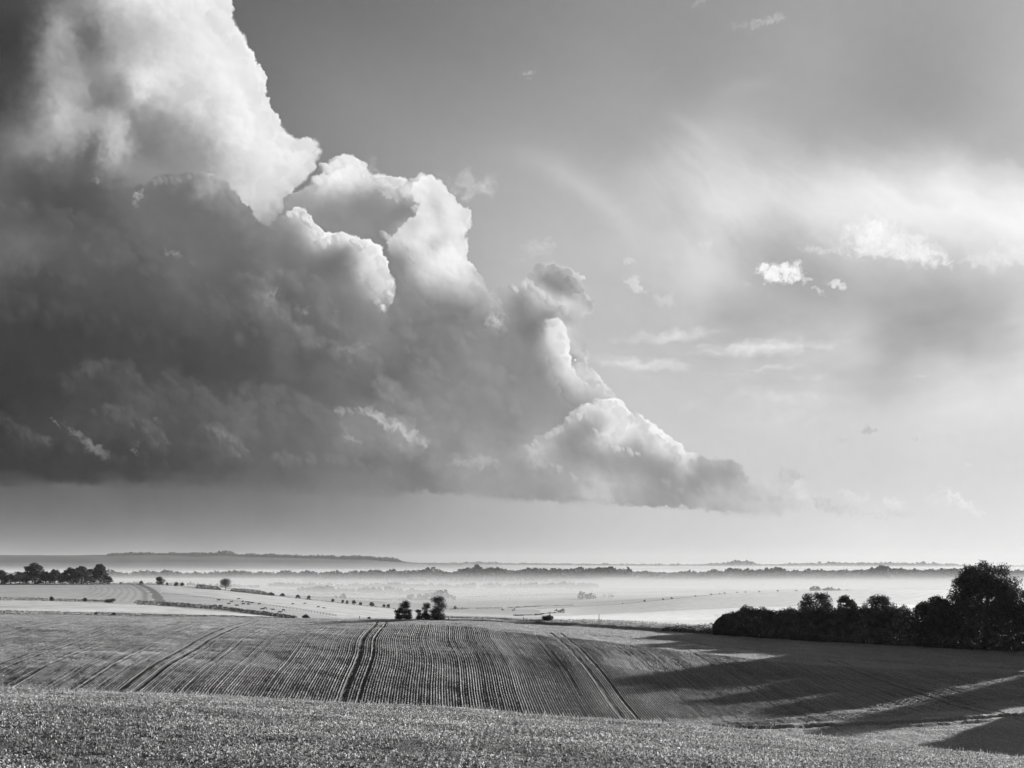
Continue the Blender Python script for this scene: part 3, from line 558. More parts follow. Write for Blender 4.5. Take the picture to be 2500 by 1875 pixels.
def material(name, lo, hi, scale=1., rough=.9, spec=.1, attr=None, bump=None, detail=6., coord='Object', trans=0., pos=(.35, .65), space=(1, 1, 1)):
    """grey procedural material: two tones mixed by noise, optional tone attribute, optional bump ((scale, strength, distance), ...)"""
    m = bpy.data.materials.new(name); m.use_nodes = True; nt = m.node_tree; N = nt.nodes; L = nt.links
    bs = N['Principled BSDF']; bs.inputs['Roughness'].default_value = rough; bs.inputs['Specular IOR Level'].default_value = spec
    tc = N.new('ShaderNodeTexCoord'); mp = N.new('ShaderNodeMapping'); mp.inputs['Scale'].default_value = space; L.new(tc.outputs[coord], mp.inputs[0])
    no = N.new('ShaderNodeTexNoise'); no.inputs['Scale'].default_value = scale; no.inputs['Detail'].default_value = detail; L.new(mp.outputs[0], no.inputs['Vector'])
    cr = N.new('ShaderNodeValToRGB'); cr.color_ramp.elements[0].position = pos[0]; cr.color_ramp.elements[1].position = pos[1]
    cr.color_ramp.elements[0].color = (lo, lo, lo, 1); cr.color_ramp.elements[1].color = (hi, hi, hi, 1); L.new(no.outputs[0], cr.inputs[0])
    c = cr.outputs[0]
    if attr:
        at_ = N.new('ShaderNodeAttribute'); at_.attribute_name = attr
        vm = N.new('ShaderNodeVectorMath'); vm.operation = 'SCALE'; L.new(c, vm.inputs[0]); L.new(at_.outputs['Fac'], vm.inputs['Scale']); c = vm.outputs[0]
    L.new(c, bs.inputs['Base Color'])
    if bump:
        prev = None
        for (bsc, st_, ds) in bump:
            nb = N.new('ShaderNodeTexNoise'); nb.inputs['Scale'].default_value = bsc; nb.inputs['Detail'].default_value = 5; L.new(mp.outputs[0], nb.inputs['Vector'])
            bp = N.new('ShaderNodeBump'); bp.inputs['Strength'].default_value = st_; bp.inputs['Distance'].default_value = ds; L.new(nb.outputs[0], bp.inputs['Height'])
            if prev: L.new(prev, bp.inputs['Normal'])
            prev = bp.outputs[0]
        L.new(prev, bs.inputs['Normal'])
    if trans:
        tr = N.new('ShaderNodeBsdfTranslucent'); L.new(c, tr.inputs[0]); mx = N.new('ShaderNodeMixShader'); mx.inputs[0].default_value = trans
        L.new(bs.outputs[0], mx.inputs[1]); L.new(tr.outputs[0], mx.inputs[2]); L.new(mx.outputs[0], N['Material Output'].inputs[0])
    return m

M_FORE = material('foreground_soil', .035, .09, 3., bump=[(8., .6, .05)], attr=None)
M_LEAF = material('crop_leaf', .27, .45, .35, rough=.8, spec=.1, attr='tone', trans=.3)
M_CROP = material('foreground_crop_leaf', .20, .35, .5, rough=.8, spec=.1, attr='tone', trans=.3)
M_FIELD = material('drilled_field_soil', .18, .44, 5.5, attr='tone', bump=[(3.2, .8, .10), (9., .7, .05)], detail=8, pos=(.40, .62))
M_LAND = material('farmland', .85, 1.1, .09, attr='tone', bump=[(.25, .22, 1.2)], detail=9)
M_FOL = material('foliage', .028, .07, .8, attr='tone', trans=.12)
M_FOLFAR = material('far_foliage', .03, .07, .08, attr='tone')
M_BARK = material('bark', .03, .08, 3., bump=[(12., .5, .03)])
M_GRASS = material('rough_grass', .16, .40, .8, attr='tone', trans=.2)
M_POST = material('weathered_wood', .05, .12, 6., bump=[(20., .4, .01)])
M_HIDE = material('hide', .012, .03, 2.)

# ---------------------------------------------------------------- the sheet of land
def build_ground():
    rs = np.concatenate([np.linspace(.5, 250, 200)[:-1], np.exp(np.linspace(math.log(250), math.log(1500), 330))[:-1], np.exp(np.linspace(math.log(1500), math.log(17400), 420))])
    azf = np.radians(np.linspace(-29, 29, 560)); azb = np.radians(np.linspace(29, 331, 120))[1:-1]
    az = np.concatenate([azf, azb]); na = len(az)
    A, R = np.meshgrid(az, rs); X = R*np.sin(A); Y = R*np.cos(A); Z = TZ(X, Y)
    # under the finer field sheets the land lies a little lower
    inner = smooth01((248-np.hypot(X, Y))/6.)*(np.cos(A) > .3)
    Z = Z-.35*inner
    V = np.stack([X, Y, Z], -1).reshape(-1, 3)
    i = np.arange(len(rs)-1)[:, None]*na; j = np.arange(na)[None]; j2 = (j+1) % na
    F = np.stack([i+j, i+j2, i+na+j2, i+na+j], -1).reshape(-1, 4)[:, ::-1]
    tone = land_tone(X, Y).ravel()
    o = mesh('ground', V, F, M_LAND, smooth=True, attrs={'tone': tone}); tag(o, kind='structure'); return o

def plate(X, Y):
    """plate column and row of a land point"""
    y = np.maximum(Y, 1.); return HX+FPX*X/y, HY-FPX*TZ(X, Y)/y

def wpoly(pts, y0, y1):
    return np.array([hit(a, b, y0, y1)[:2] for a, b in pts])
def inpoly(P, X, Y):
    m = np.zeros(X.shape, bool); n = len(P)
    for i in range(n):
        (x1, y1), (x2, y2) = P[i], P[(i+1) % n]
        c = ((y1 > Y) != (y2 > Y)) & (X < (x2-x1)*(Y-y1)/(y2-y1+1e-12)+x1); m ^= c
    return m
def dist_path(P, X, Y):
    d = np.full(X.shape, 1e9)
    for (x1, y1), (x2, y2) in zip(P[:-1], P[1:]):
        t = np.clip(((X-x1)*(x2-x1)+(Y-y1)*(y2-y1))/((x2-x1)**2+(y2-y1)**2+1e-9), 0, 1)
        d = np.minimum(d, np.hypot(X-x1-t*(x2-x1), Y-y1-t*(y2-y1)))
    return d
def smoothpath(pts, n=60):
    P = np.array(pts, float); t = np.arange(len(P), dtype=float); q = np.linspace(0, len(P)-1, n)
    return pchip(t, P, q)

def land_tone(X, Y):
    """the fields' own colours: pasture, stubble, tilled soil, in patches with real borders"""
    R = np.hypot(X, Y)
    # patchwork of large far fields
    wx = X+60*vfbm(X/500, Y/500, 31, 3); wy = Y+60*vfbm(X/500, Y/500, 37, 3)
    ca, sa = math.cos(.5), math.sin(.5); a = wx*ca+wy*sa; b = -wx*sa+wy*ca
    cx = np.floor(a/430).astype(int); cy_ = np.floor(b/640).astype(int)
    h = np.sin(cx*127.1+cy_*311.7)*43758.5453; h = h-np.floor(h)
    t = .15+.22*h
    t = np.where((R < 1500) & (X < 60), .27, t)
    near = R < 250
    t = np.where(near, .10, t)
    sel = (Y > 240) & (Y < 1300) & (X < 40)
    if sel.any():
        Xs, Ys = X[sel], Y[sel]; vx, vy = plate(Xs, Ys); ts = np.full(Xs.shape, .25)
        l1 = np.interp(vx, [-600, 0, 143, 223, 300, 566, 640], [1283, 1292, 1300, 1303, 1305, 1330, 1336])
        ts = np.where(vy > l1, .36, ts)                           # pale strip below the hedge
        l0 = np.interp(vx, [-600, 0, 200, 230], [1310, 1313, 1317, 1330]); ts = np.where((vy > l0) & (vx < 215), .42, ts)
        l2 = np.interp(vx, [348, 566, 731], [1282, 1307, 1334]); ts = np.where((vx > 348) & (vy < l2), .29, ts)
        ts = np.where((vx > 348) & (vy > l2) & (vy < l1), .22, ts)
        ts = ts*(1+.10*vfbm(Xs/40, Ys/40, 71, 4))
        # drill lines on the left hill and the dark farm track
        tr = smoothpath([(300, 1262), (316, 1268), (332, 1278), (341, 1290), (345, 1303)], 40)
        dv = dist_path(tr, vx, vy)
        tp = wpoly([tuple(q) for q in tr[::3]], 420, 1300); dd = dist_path(tp, Xs, Ys)
        lines = (vx > 262) & (vx < 352) & (vy < l1)
        off = (Xs-np.interp(Ys, tp[:, 1][np.argsort(tp[:, 1])], tp[:, 0][np.argsort(tp[:, 1])]))
        ph = off/5.2; ts = np.where((off < 0) & (off > -52) & (vy < l1), ts*(1-.22*np.clip(np.cos(ph*6.2832)*1.6, 0, 1)), ts)
        ts = np.where((dd < 3.2) & (vy < l1+1), .085, ts)
        ts = np.where((dd < 9) & (dd > 6) & (off < 0) & (vy < l1+1), .14, ts)
        t = t.copy(); t[sel] = ts
    # valley slope on the right: striped with faint drill lines
    sel = (Y > 700) & (Y < 2300) & (X > 40)
    if sel.any():
        Xs, Ys = X[sel], Y[sel]; vx, vy = plate(Xs, Ys); ts = np.full(Xs.shape, .40)
        b1 = np.interp(vx, [1100, 1290, 1620, 2300], [1336, 1327, 1311, 1300]); b2 = np.interp(vx, [1100, 1330, 1620, 2300], [1318, 1306, 1277, 1266]); b3 = np.interp(vx, [1100, 1290, 1600, 2300], [1345, 1341, 1337, 1333])
        ts = np.where(vy > b1, .52, ts); ts = np.where(vy < b2, .32, ts); ts = np.where(vy > b3, .44, ts)
        ph = (Xs*.86-Ys*.5)/24.; ts = ts*(1-.16*(np.abs(ph-np.round(ph)) < .07))
        ts = ts*(1-.12*np.exp(-((vy-b1)/1.2)**2))*(1-.35*np.exp(-((vy-b2)/.9)**2))
        t = t.copy(); t[sel] = ts
    t = np.where(R > 8300, .05, t); wd = (R > 4050+260*vfbm(X/600, X*0+2, 77, 3)) & (R < 5700) & (X/np.maximum(Y, 1) > -.19); t = np.where(wd, .045, t)
    return t
build_ground()

# ---------------------------------------------------------------- knoll in the foreground
def build_fore():
    ys = np.concatenate([np.linspace(3, 60, 420), np.linspace(60, 116, 60)[1:]]); us = np.linspace(-.72, .72, 560)
    U, Y = np.meshgrid(us, ys); X = U*Y; Z = TZ(X, Y)+.03*vfbm(X*1.6, Y*1.6, 3, 3)*smooth01((100-Y)/20)-.25*smooth01((Y-100)/14)
    n = len(us); i = np.arange(len(ys)-1)[:, None]*n; j = np.arange(n-1)[None]
    F = np.stack([i+j, i+j+1, i+n+j+1, i+n+j], -1).reshape(-1, 4)
    o = mesh('crop_field', np.stack([X, Y, Z], -1).reshape(-1, 3), F, M_FORE, smooth=True); tag(o, kind='structure')
build_fore()

def leaf_mesh(C, L, W, azi, pit, tone, bend=.35):
    """bent pointed leaves: 5 points, 2 faces each"""
    n = len(C); d = np.stack([np.cos(azi)*np.cos(pit), np.sin(azi)*np.cos(pit), np.sin(pit)], -1)
    s = np.stack([-np.sin(azi), np.cos(azi), np.zeros(n)], -1); up = np.cross(s, d)*-1
    L = L[:, None]; W = W[:, None]
    b = C; m1 = C+d*L*.5+s*W*.5; m2 = C+d*L*.5-s*W*.5; tip = C+d*L-np.array([0, 0, 1])*L*bend
    V = np.stack([b, m1, m2, tip], 1).reshape(-1, 3); k = np.arange(n)[:, None]*4
    F = np.concatenate([k+np.array([[0, 1, 2]]), k+np.array([[1, 3, 2]])]); return V, F, np.repeat(tone, 4)

def build_crop():
    r = np.random.RandomState(4); n = 900000
    # even on the ground, thinned with depth
    y = 15.2+(1.0)*(52-15.2)*r.rand(n)**.85; u = (r.rand(n)-.5)*1.02; x = u*y
    row = np.round(x/.16)*.16; x = x*.55+row*.45
    x = x+.02*r.randn(n); z = TZ(x, y)
    cl = .7*vfbm(x/1.3, y/1.3, 21, 3)+.6*vfbm(x/5., y/7., 24, 3); dens = vfbm(x/.42, y/.42, 22, 2); keep = (dens+.5*cl+r.rand(n)*1.1-.18) > 0
    # two wheel marks running away from the lens
    for c in (-1.6, .35): keep &= ~((np.abs(x-(c-.012*y)) < .10) & (r.rand(n) < .5))
    x, y, z, cl = x[keep], y[keep], z[keep], cl[keep]; m = len(x)
    L = .034+.05*r.rand(m)**1.5+.035*(r.rand(m) < .06)+.0008*y; W = L*(.24+.2*r.rand(m))
    azi = r.rand(m)*6.283; pit = np.radians(25+60*r.rand(m))
    tone = (.30+1.15*r.rand(m)**1.5)*(1+.25*np.clip(cl, -1, 1))
    V, F, T = leaf_mesh(np.stack([x, y, z], -1), L, W, azi, pit, tone)
    o = mesh('crop_leaves', V, F, M_CROP, attrs={'tone': T}); tag(o, kind='stuff', label='short leafy autumn crop covering the knoll in the foreground', cat='crop')
    m = 5200; y = 15.5+32*r.rand(m)**.9; u = (r.rand(m)-.5)*1.02; x = u*y; kk = vfbm(x/2.2, y/2.8, 28, 3)+.5*r.randn(m) > .25; x, y = x[kk], y[kk]; m = len(x); z = TZ(x, y)
    V, F, T = leaf_mesh(np.stack([x, y, z], -1), .12+.16*r.rand(m)**2, np.full(m, .012), r.rand(m)*6.283, np.radians(40+45*r.rand(m)), .8+.9*r.rand(m), .2)
    o = mesh('stubble_stalks', V, F, M_CROP, attrs={'tone': T}); tag(o, kind='stuff', label='pale stubble stalks showing through the foreground crop', cat='stubble')
    # taller straws on the rim
    m = 2600; u = (r.rand(m)**1.5)*1.0-.5; y = 36+12*r.rand(m); x = u*y; z = TZ(x, y)
    V, F, T = leaf_mesh(np.stack([x, y, z], -1), .12+.22*r.rand(m)**2, np.full(m, .018), r.rand(m)*6.283, np.radians(55+30*r.rand(m)), .6+.6*r.rand(m), .15)
    o = mesh('straw', V, F, M_CROP, attrs={'tone': T}); tag(o, kind='stuff', label='thin bent straws standing along the rim of the knoll', cat='straw')
build_crop()

# ---------------------------------------------------------------- drilled field
TRAM = []
def build_field():
    x0, x1, dx = -118., 128., .08; y0, y1 = 100., 247.
    xs = np.arange(x0, x1, dx); ys = np.concatenate([np.arange(y0, 170, .75), np.arange(170, y1, 1.05)])
    X, Y = np.meshgrid(xs, ys); Z = TZ(X, Y); Z0 = Z.copy(); WK = np.zeros_like(Z)
    # rows follow the run of the drill, with a slight wander
    wob = 1.4*vfbm(Y/70, X*0+.5, 51, 2)+.05*vfbm(Y/14, X/30, 53, 2)
    C = X+.068*Y-wob; sp = .35
    rid = np.floor(C/sp+.5); rr = np.sin(rid*78.233)*43758.545; rr = rr-np.floor(rr)
    r2 = np.sin(np.floor(C/sp/6+.5)*12.9898)*23421.6; r2 = r2-np.floor(r2)
    head = smooth01((HEAD(X)-Y)/3.)                    # turning strip along the top is worked across
    prof = .5+.5*np.cos(2*np.pi*C/sp)
    low = smooth01((Y-(np.interp(X, LOWX, LOWY)+5))/3.); head = head*low
    amp = np.interp(X, [-70, -18, 25, 60], [.45, 1, 1.1, 1.25])*(.07+.16*rr*(.2+1.2*r2))*head*(1-.35*smooth01((Y-185)/50))
    amp = amp*(.75+.5*smooth01(vfbm(X/16, Y/22, 57, 2)+.5))
    TP = [(smoothpath(np.array([hit(a, b, 104, 246)[:2] for a, b in pts]), 40), w) for pts, w in TRACKS]
    TD = [(dist_path(P, X, Y), w) for P, w in TP]
    for D, w in TD: amp = amp*(.15+.85*smooth01((D-1.6)/.8))
    Z = Z+amp*(prof-.5)
    crossr = .5+.5*np.cos(2*np.pi*(Y+.03*X)/1.1); Z = Z+.02*(1-head)*crossr
    Z = Z+.020*vfbm(X*1.7, Y*.9, 58, 2)+.05*vfbm(X/2.6, Y/2.6, 59, 3)
    lf = np.interp(X, [-70, -18], [.6, 1.]); tone = .17+.16*(1-lf)+.80*lf**.5*prof**1.5*head+.52*(1-head)
    tone = tone*(.72+.5*rr*head+.25*(1-head))*(1+.16*vfbm(X/11, Y/15, 60, 4))
    tone = tone*(1-.10*smooth01(vfbm(X/30, Y/12, 63, 3)*2))
    # wheelings
    for off, ws in WHEEL:
        for s in (-.95, .95):
            d = np.abs(C-off-s); k = ws*smooth01((.33+.06*vfbm(Y/3., X*0+off, 68, 2)-d)/.16)*(Y < HEAD(X)+8); WK = np.maximum(WK, k)
            Z = Z*(1-k)+(Z0-.055)*k; tone = tone*(1-k)+(.16+.06*vfbm(X/.8, Y/2.5, 67, 3))*k
    for D, w in TD:
        d = np.abs(D-.95); k = smooth01((w-d)/.25); Z = Z-.07*k; tone = tone*(1-.55*k)
    # ditch low on the right
    P = smoothpath(wpoly([(1560, 1577), (1693, 1573), (1824, 1567), (2048, 1557), (2212, 1548), (2400, 1540)], 104, 200), 60)
    D = dist_path(P, X, Y)+.5*vfbm(X/2.2, Y/2.2, 61, 2); k = np.exp(-(D/.7)**2); Z = Z-.55*k+.22*np.exp(-((D-1.7)/.7)**2); tone = tone*(1-.55*k)
    Z = Z+.55*smooth01((Y-239.2+.6*vfbm(X/4, Y*0, 66, 3))/.9)*smooth01((X-2)/8)*smooth01((46-X)/3)
    GRID.update(xs=xs, ys=ys, Z=Z, W=WK, head=head, rr=rr)
    Z = Z-.8*smooth01((104-Y)/4)
    n = len(xs); i = np.arange(len(ys)-1)[:, None]*n; j = np.arange(n-1)[None]
    F = np.stack([i+j, i+j+1, i+n+j+1, i+n+j], -1).reshape(-1, 4)
    o = mesh('drilled_field', np.stack([X, Y, Z], -1).reshape(-1, 3), F, M_FIELD, smooth=True, attrs={'tone': np.clip(tone, .1, 1.5).ravel()})
    tag(o, kind='structure')
GRID = {}
LOWX = [-130, 10, 20, 28, 36, 52, 80, 130]; LOWY = [90, 90, 118, 124, 130, 137, 145, 160]
def build_seedlings():
    r = np.random.RandomState(91); n = 1150000; y = np.sqrt(113.**2+(243.**2-113.**2)*r.rand(n)); x = y*((-70-HX)+(2350)*r.rand(n))/FPX
    sp = .35; wob = 1.4*vfbm(y/70, x*0+.5, 51, 2)+.05*vfbm(y/14, x/30, 53, 2); C = x+.068*y-wob
    g = GRID; iy = np.interp(y, g['ys'], np.arange(len(g['ys']))); ix = (x-g['xs'][0])/(g['xs'][1]-g['xs'][0])
    hd = bilin(g['head'], ix, iy); k = np.round(C/sp); C2 = (k+.10*r.randn(n))*sp; x = np.where(hd > .5, x+C2-C, x)
    ix = (x-g['xs'][0])/(g['xs'][1]-g['xs'][0]); ok = (ix > 2) & (ix < len(g['xs'])-3)
    q = np.sin(k*45.17)*9871.3; q = q-np.floor(q); q2 = np.sin(np.floor(k/5)*91.7)*4371.3; q2 = q2-np.floor(q2)
    ok &= r.rand(n) < np.where(hd > .5, .15+1.1*q*(.25+1.1*q2), .75)*(.75+.5*vfbm(x/9, y/12, 92, 3)+.12*vfbm(x/.9, y/1.3, 93, 2))
    z = bilin(g['Z'], ix, iy); ok &= bilin(g['W'], ix, iy) < .3; x, y, z, hd = x[ok], y[ok], z[ok], hd[ok]; m = len(x)
    L = .09+.11*r.rand(m)**1.5; tone = .45+1.1*r.rand(m)**1.6
    V, F, T = leaf_mesh(np.stack([x, y, z-.01], -1), L, L*.45, r.rand(m)*6.283, np.radians(20+60*r.rand(m)), tone)
    o = mesh('seedlings', V, F, M_LEAF, attrs={'tone': T}); tag(o, kind='stuff', label='young autumn-sown seedlings in drilled rows', cat='seedlings'); print('seedlings', m)
def HEAD(X): return np.interp(X, [-120, -60, -10, 5, 30, 60, 130], [222, 220, 222, 208, 196, 190, 186])
WHEEL = [(-91., .5), (-58., .6), (-38.2, .9), (-11.5, 1.), (22.8, .85), (46., .3), (71., .6)]
TRACKS = [([(951, 1346), (1097, 1361), (1200, 1369), (1320, 1376), (1504, 1391), (1800, 1420), (2212, 1446), (2350, 1452)], .5),
          ([(1380, 1562), (1504, 1558), (1700, 1546), (1900, 1531), (2212, 1510), (2350, 1500)], .45),
          ([(1090, 1362), (1180, 1369), (1440, 1380), (1504, 1389)], .3)]
build_field()
build_seedlings()

# =====================================================================================
# trees, hedges, bushes
# =====================================================================================
def tube(P, R, k=6):
    """tapered tube along points"""
    P = np.asarray(P, float); n = len(P); V = []; F = []
    for i in range(n):
        d = P[min(i+1, n-1)]-P[max(i-1, 0)]; d = d/(np.linalg.norm(d)+1e-9)
        a = np.cross(d, [0.3, 1, .1]); a /= np.linalg.norm(a)+1e-9; b = np.cross(d, a)
        for j in range(k):
            t = 2*math.pi*j/k; V.append(P[i]+R[i]*(a*math.cos(t)+b*math.sin(t)))
    for i in range(n-1):
        for j in range(k): F.append([i*k+j, i*k+(j+1) % k, (i+1)*k+(j+1) % k, (i+1)*k+j])
    return np.array(V), np.array(F)
def join(parts):
    V = []; F = []; o = 0
    for v, f in parts: V.append(v); F.append(f+o); o += len(v)
    return np.concatenate(V), np.concatenate(F)
def leaf_cards(C, size, r, flat=.0):
    """one small tilted leaf clump per centre"""
    n = len(C); a = r.randn(n, 3); a /= np.linalg.norm(a, axis=1)[:, None]; b = r.randn(n, 3); b -= a*(a*b).sum(1)[:, None]; b /= np.linalg.norm(b, axis=1)[:, None]
    s = (size*(.6+.8*r.rand(n)))[:, None] if np.isscalar(size) else (size*(.6+.8*r.rand(n)))[:, None]
    a = a*s*.5; b = b*s*.5*(.5+.5*r.rand(n))[:, None]
    V = np.stack([C-a, C+b, C+a, C-b], 1).reshape(-1, 3); F = (np.arange(n)*4)[:, None]+np.arange(4)[None]
    return V, F
def crown_points(lobes, n, r, shell=.5):
    """points scattered through a set of lobes (x, y, z, rx, ry, rz)"""
    Lb = np.array(lobes); w = (Lb[:, 3]*Lb[:, 4]*Lb[:, 5])**(2/3.); w /= w.sum(); i = r.choice(len(Lb), n, p=w)
    d = r.randn(n, 3); d /= np.linalg.norm(d, axis=1)[:, None]; q = shell+(1-shell)*r.rand(n)**.6; q = q*(1+.10*r.randn(n))
    return Lb[i, :3]+d*Lb[i, 3:]*q[:, None]
def make_lobes(w, h, base, k, r, flat=1., ratio=.36):
    L = []
    for _ in range(k):
        t = r.rand()*6.283; q = r.rand()**.5*.66; zz = r.rand()
        wz = math.sin(math.pi*min(1, .22+.70*zz))**.55
        s = (ratio*(.65+.6*r.rand()))*w*.5*1.15
        L.append((math.cos(t)*q*w*.5*wz*1.1, math.sin(t)*q*w*.5*wz*1.1, base+(h-base)*(.10+.80*zz)-s*.2, s, s, s*.8*flat))
    return L
def tree(name, h, w, seed, leaves=1500, size=.35, trunk=.25, k=14, lean=(0, 0), lobes=None, ratio=.40, shell=.5, tone=1., base=None, detail=True):
    r = np.random.RandomState(seed); root = empty(name, (0, 0, 0)); base = h*trunk if base is None else base
    L = lobes or make_lobes(w, h, base, k, r, ratio=ratio)
    L = [(x+lean[0]*z/h, y+lean[1]*z/h, z, a, b, c) for x, y, z, a, b, c in L]
    parts = []
    tr = max(.06, h*.028); top = np.array([lean[0]*.6, lean[1]*.6, h*.72]); fork = np.array([lean[0]*.25, lean[1]*.25, max(h*trunk, .3)])
    parts.append(tube([(0, 0, -.3), (0, 0, .15*h*trunk), fork*.6, fork, (fork+top)/2+[.02*h, 0, 0], top], np.array([1.6, 1.15, 1., .85, .5, .12])*tr))
    if detail:
        for l in L[:14]:
            e = np.array(l[:3]); s0 = fork+(top-fork)*min(.8, max(0, .7*(e[2]-fork[2])/max(h-fork[2], .1)-.1)); m = (s0+e)/2+r.randn(3)*.03*h
            parts.append(tube([s0, m, e, e+r.randn(3)*l[3]*.4], np.array([.42, .28, .14, .04])*tr, 5))
    V, F = join(parts); mesh('trunk', V, F, M_BARK, root, smooth=True)
    P = crown_points(L, leaves, r, shell); P = P[P[:, 2] > base*.35]
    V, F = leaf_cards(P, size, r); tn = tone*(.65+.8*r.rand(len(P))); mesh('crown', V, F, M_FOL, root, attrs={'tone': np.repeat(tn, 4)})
    return root
def dome(h, w, r, low=.22, k=46):
    L = []
    for q in range(k):
        t = r.rand()*6.283; ph = math.asin(min(1, r.rand()**.8)); s = w*(.085+.07*r.rand()); m = (1-s/(w*.5))*(.80+.20*r.rand())
        L.append((math.cos(t)*math.cos(ph)*w*.5*m, math.sin(t)*math.cos(ph)*w*.5*m, h*low+(h*(1-low)-s)*(.12+.88*math.sin(ph))*(.9+.1*r.rand()), s, s, s*.8))
    for q in range(12):
        t = r.rand()*6.283; m = r.rand()**.5*.30*w; s = w*.13; L.append((math.cos(t)*m, math.sin(t)*m, h*(.35+.35*r.rand()), s, s, s))
    return L
def bush(name, h, w, seed, leaves=500, size=.3, tone=1., parts=False):
    """low leafy shrub down to the ground"""
    r = np.random.RandomState(seed); k = 9; L = []
    for _ in range(k):
        t = r.rand()*6.283; q = r.rand()**.6*.62; s = (.26+.2*r.rand())*w*.5
        L.append((math.cos(t)*q*w*.5, math.sin(t)*q*w*.5, h*(.25+.5*r.rand()*(1-.5*q)), s*1.1, s*1.1, h*.26))
    L.append((0, 0, h*.35, w*.34, w*.34, h*.36))
    P = crown_points(L, leaves, r, .35); P = P[P[:, 2] > -.1]
    V, F = leaf_cards(P, size, r)
    return mesh(name, V, F, M_FOL, attrs={'tone': np.repeat(tone*(.65+.8*r.rand(len(P))), 4)})
def place(o, p, rz=0., s=1., sz=None):
    o.location = p; o.rotation_euler = (0, 0, rz); o.scale = (s, s, sz or s); return o

def hedge(name, pts, hts, wid, leaves, size, seed, label, cat='hedge', group=None, tone=1., sprig=.0, mat=None, gap=0.):
    """leafy hedge along land points; hts are heights at those points. sprig adds upright shoots on top"""
    r = np.random.RandomState(seed); P = np.array([p[:2] for p in pts], float); sg = np.hypot(*np.diff(P, axis=0).T); cu = np.concatenate([[0], np.cumsum(sg)])
    n = leaves; s = r.rand(n)*cu[-1]; x = np.interp(s, cu, P[:, 0]); y = np.interp(s, cu, P[:, 1]); H = np.interp(s, cu, hts)
    H = H*(.86+.10*vfbm(s/max(1., 1.4*np.mean(hts)), s*0+seed*.37, seed, 3)+.09*vfbm(s/(.35*np.mean(hts)+.2), s*0, seed+5, 2))
    if gap: kp = vfbm(s/(gap), s*0+3.3, seed+9, 2) > -.45; s, x, y, H = s[kp], x[kp], y[kp], H[kp]; n = len(s)
    i = np.clip(np.searchsorted(cu, s, side='right')-1, 0, len(sg)-1); d = np.diff(P, axis=0)[i]/sg[i][:, None]
    a = r.rand(n)*math.pi; q = (.55+.45*r.rand(n)**.5); W = wid if np.isscalar(wid) else np.interp(s, cu, wid)
    off = np.cos(a)*q*W*.5; zz = np.abs(np.sin(a))**.55*q*H
    lo = r.rand(n) < .42; zz = np.where(lo, r.rand(n)**1.3*.6*H-.1, zz); off = np.where(lo, (np.where(r.rand(n) < .5, -1, 1)*(.30+.18*r.rand(n)))*W, off)
    endf = np.clip(np.minimum(s, cu[-1]-s)/(.5*np.mean(H)), 0, 1)**.5; zz = zz*(.35+.65*endf)
    x = x-d[:, 1]*off; y = y+d[:, 0]*off; z = TZ(x, y)+zz*(1+.04*r.randn(n))
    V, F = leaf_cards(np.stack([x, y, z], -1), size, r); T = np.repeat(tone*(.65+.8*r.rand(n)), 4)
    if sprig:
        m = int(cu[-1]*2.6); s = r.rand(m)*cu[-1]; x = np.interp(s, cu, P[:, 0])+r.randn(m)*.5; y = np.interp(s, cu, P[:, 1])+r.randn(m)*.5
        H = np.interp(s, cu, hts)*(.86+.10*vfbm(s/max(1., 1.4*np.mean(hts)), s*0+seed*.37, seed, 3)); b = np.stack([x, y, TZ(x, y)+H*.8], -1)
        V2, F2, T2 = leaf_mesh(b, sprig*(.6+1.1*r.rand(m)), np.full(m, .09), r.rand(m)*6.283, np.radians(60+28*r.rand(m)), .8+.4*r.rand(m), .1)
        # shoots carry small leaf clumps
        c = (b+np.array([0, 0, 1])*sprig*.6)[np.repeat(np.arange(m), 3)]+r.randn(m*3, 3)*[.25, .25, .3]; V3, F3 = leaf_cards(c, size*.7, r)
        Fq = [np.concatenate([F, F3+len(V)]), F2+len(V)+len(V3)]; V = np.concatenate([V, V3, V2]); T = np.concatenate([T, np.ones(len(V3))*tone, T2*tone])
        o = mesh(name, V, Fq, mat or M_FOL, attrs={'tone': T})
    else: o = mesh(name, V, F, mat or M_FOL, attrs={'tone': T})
    return tag(o, label, cat, group)

# ---- the dark hedge and trees on the right, along the field edge
HR = [at(v, y) for v, y in [(1540, 239), (1620, 238), (1730, 237), (1850, 236), (1990, 235), (2110, 233), (2250, 231), (2420, 228)]]
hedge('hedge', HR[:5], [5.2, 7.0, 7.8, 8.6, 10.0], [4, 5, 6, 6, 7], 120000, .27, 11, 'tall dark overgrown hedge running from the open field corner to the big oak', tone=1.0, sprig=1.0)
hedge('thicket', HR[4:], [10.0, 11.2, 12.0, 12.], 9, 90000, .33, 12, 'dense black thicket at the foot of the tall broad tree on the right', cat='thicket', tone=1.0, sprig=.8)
for vx, y, h, w, sd, lab in [(1765, 238, 11.4, 9.4, 21, 'twiggy dark tree rising from the hedge, widest of three above its top'),
                             (1828, 238, 10.6, 6.0, 22, 'small round twiggy tree above the hedge, middle of three'),
                             (1898, 238, 11.2, 9.6, 23, 'flat-topped dark tree in the hedge, nearest of three to the tall broad tree')]:
    place(tag(tree('tree', h, w, sd, 9000, .24, .3, lobes=dome(h, w, np.random.RandomState(sd), .45, 30), shell=.2, tone=.8), lab, 'tree', 'small trees growing out of the dark hedge'), at(vx, y))
def big(seed, h, w, n=15000, size=.42):
    r = np.random.RandomState(seed+1); return tree('tree', h, w, seed, n, size, .26, lobes=dome(h, w, r), shell=.35, tone=.8)
o = big(31, 20.8, 18.6, 40000, .30); place(tag(o, 'tall broad round-crowned tree silhouetted on the right horizon', 'tree'), at(2130, 236))
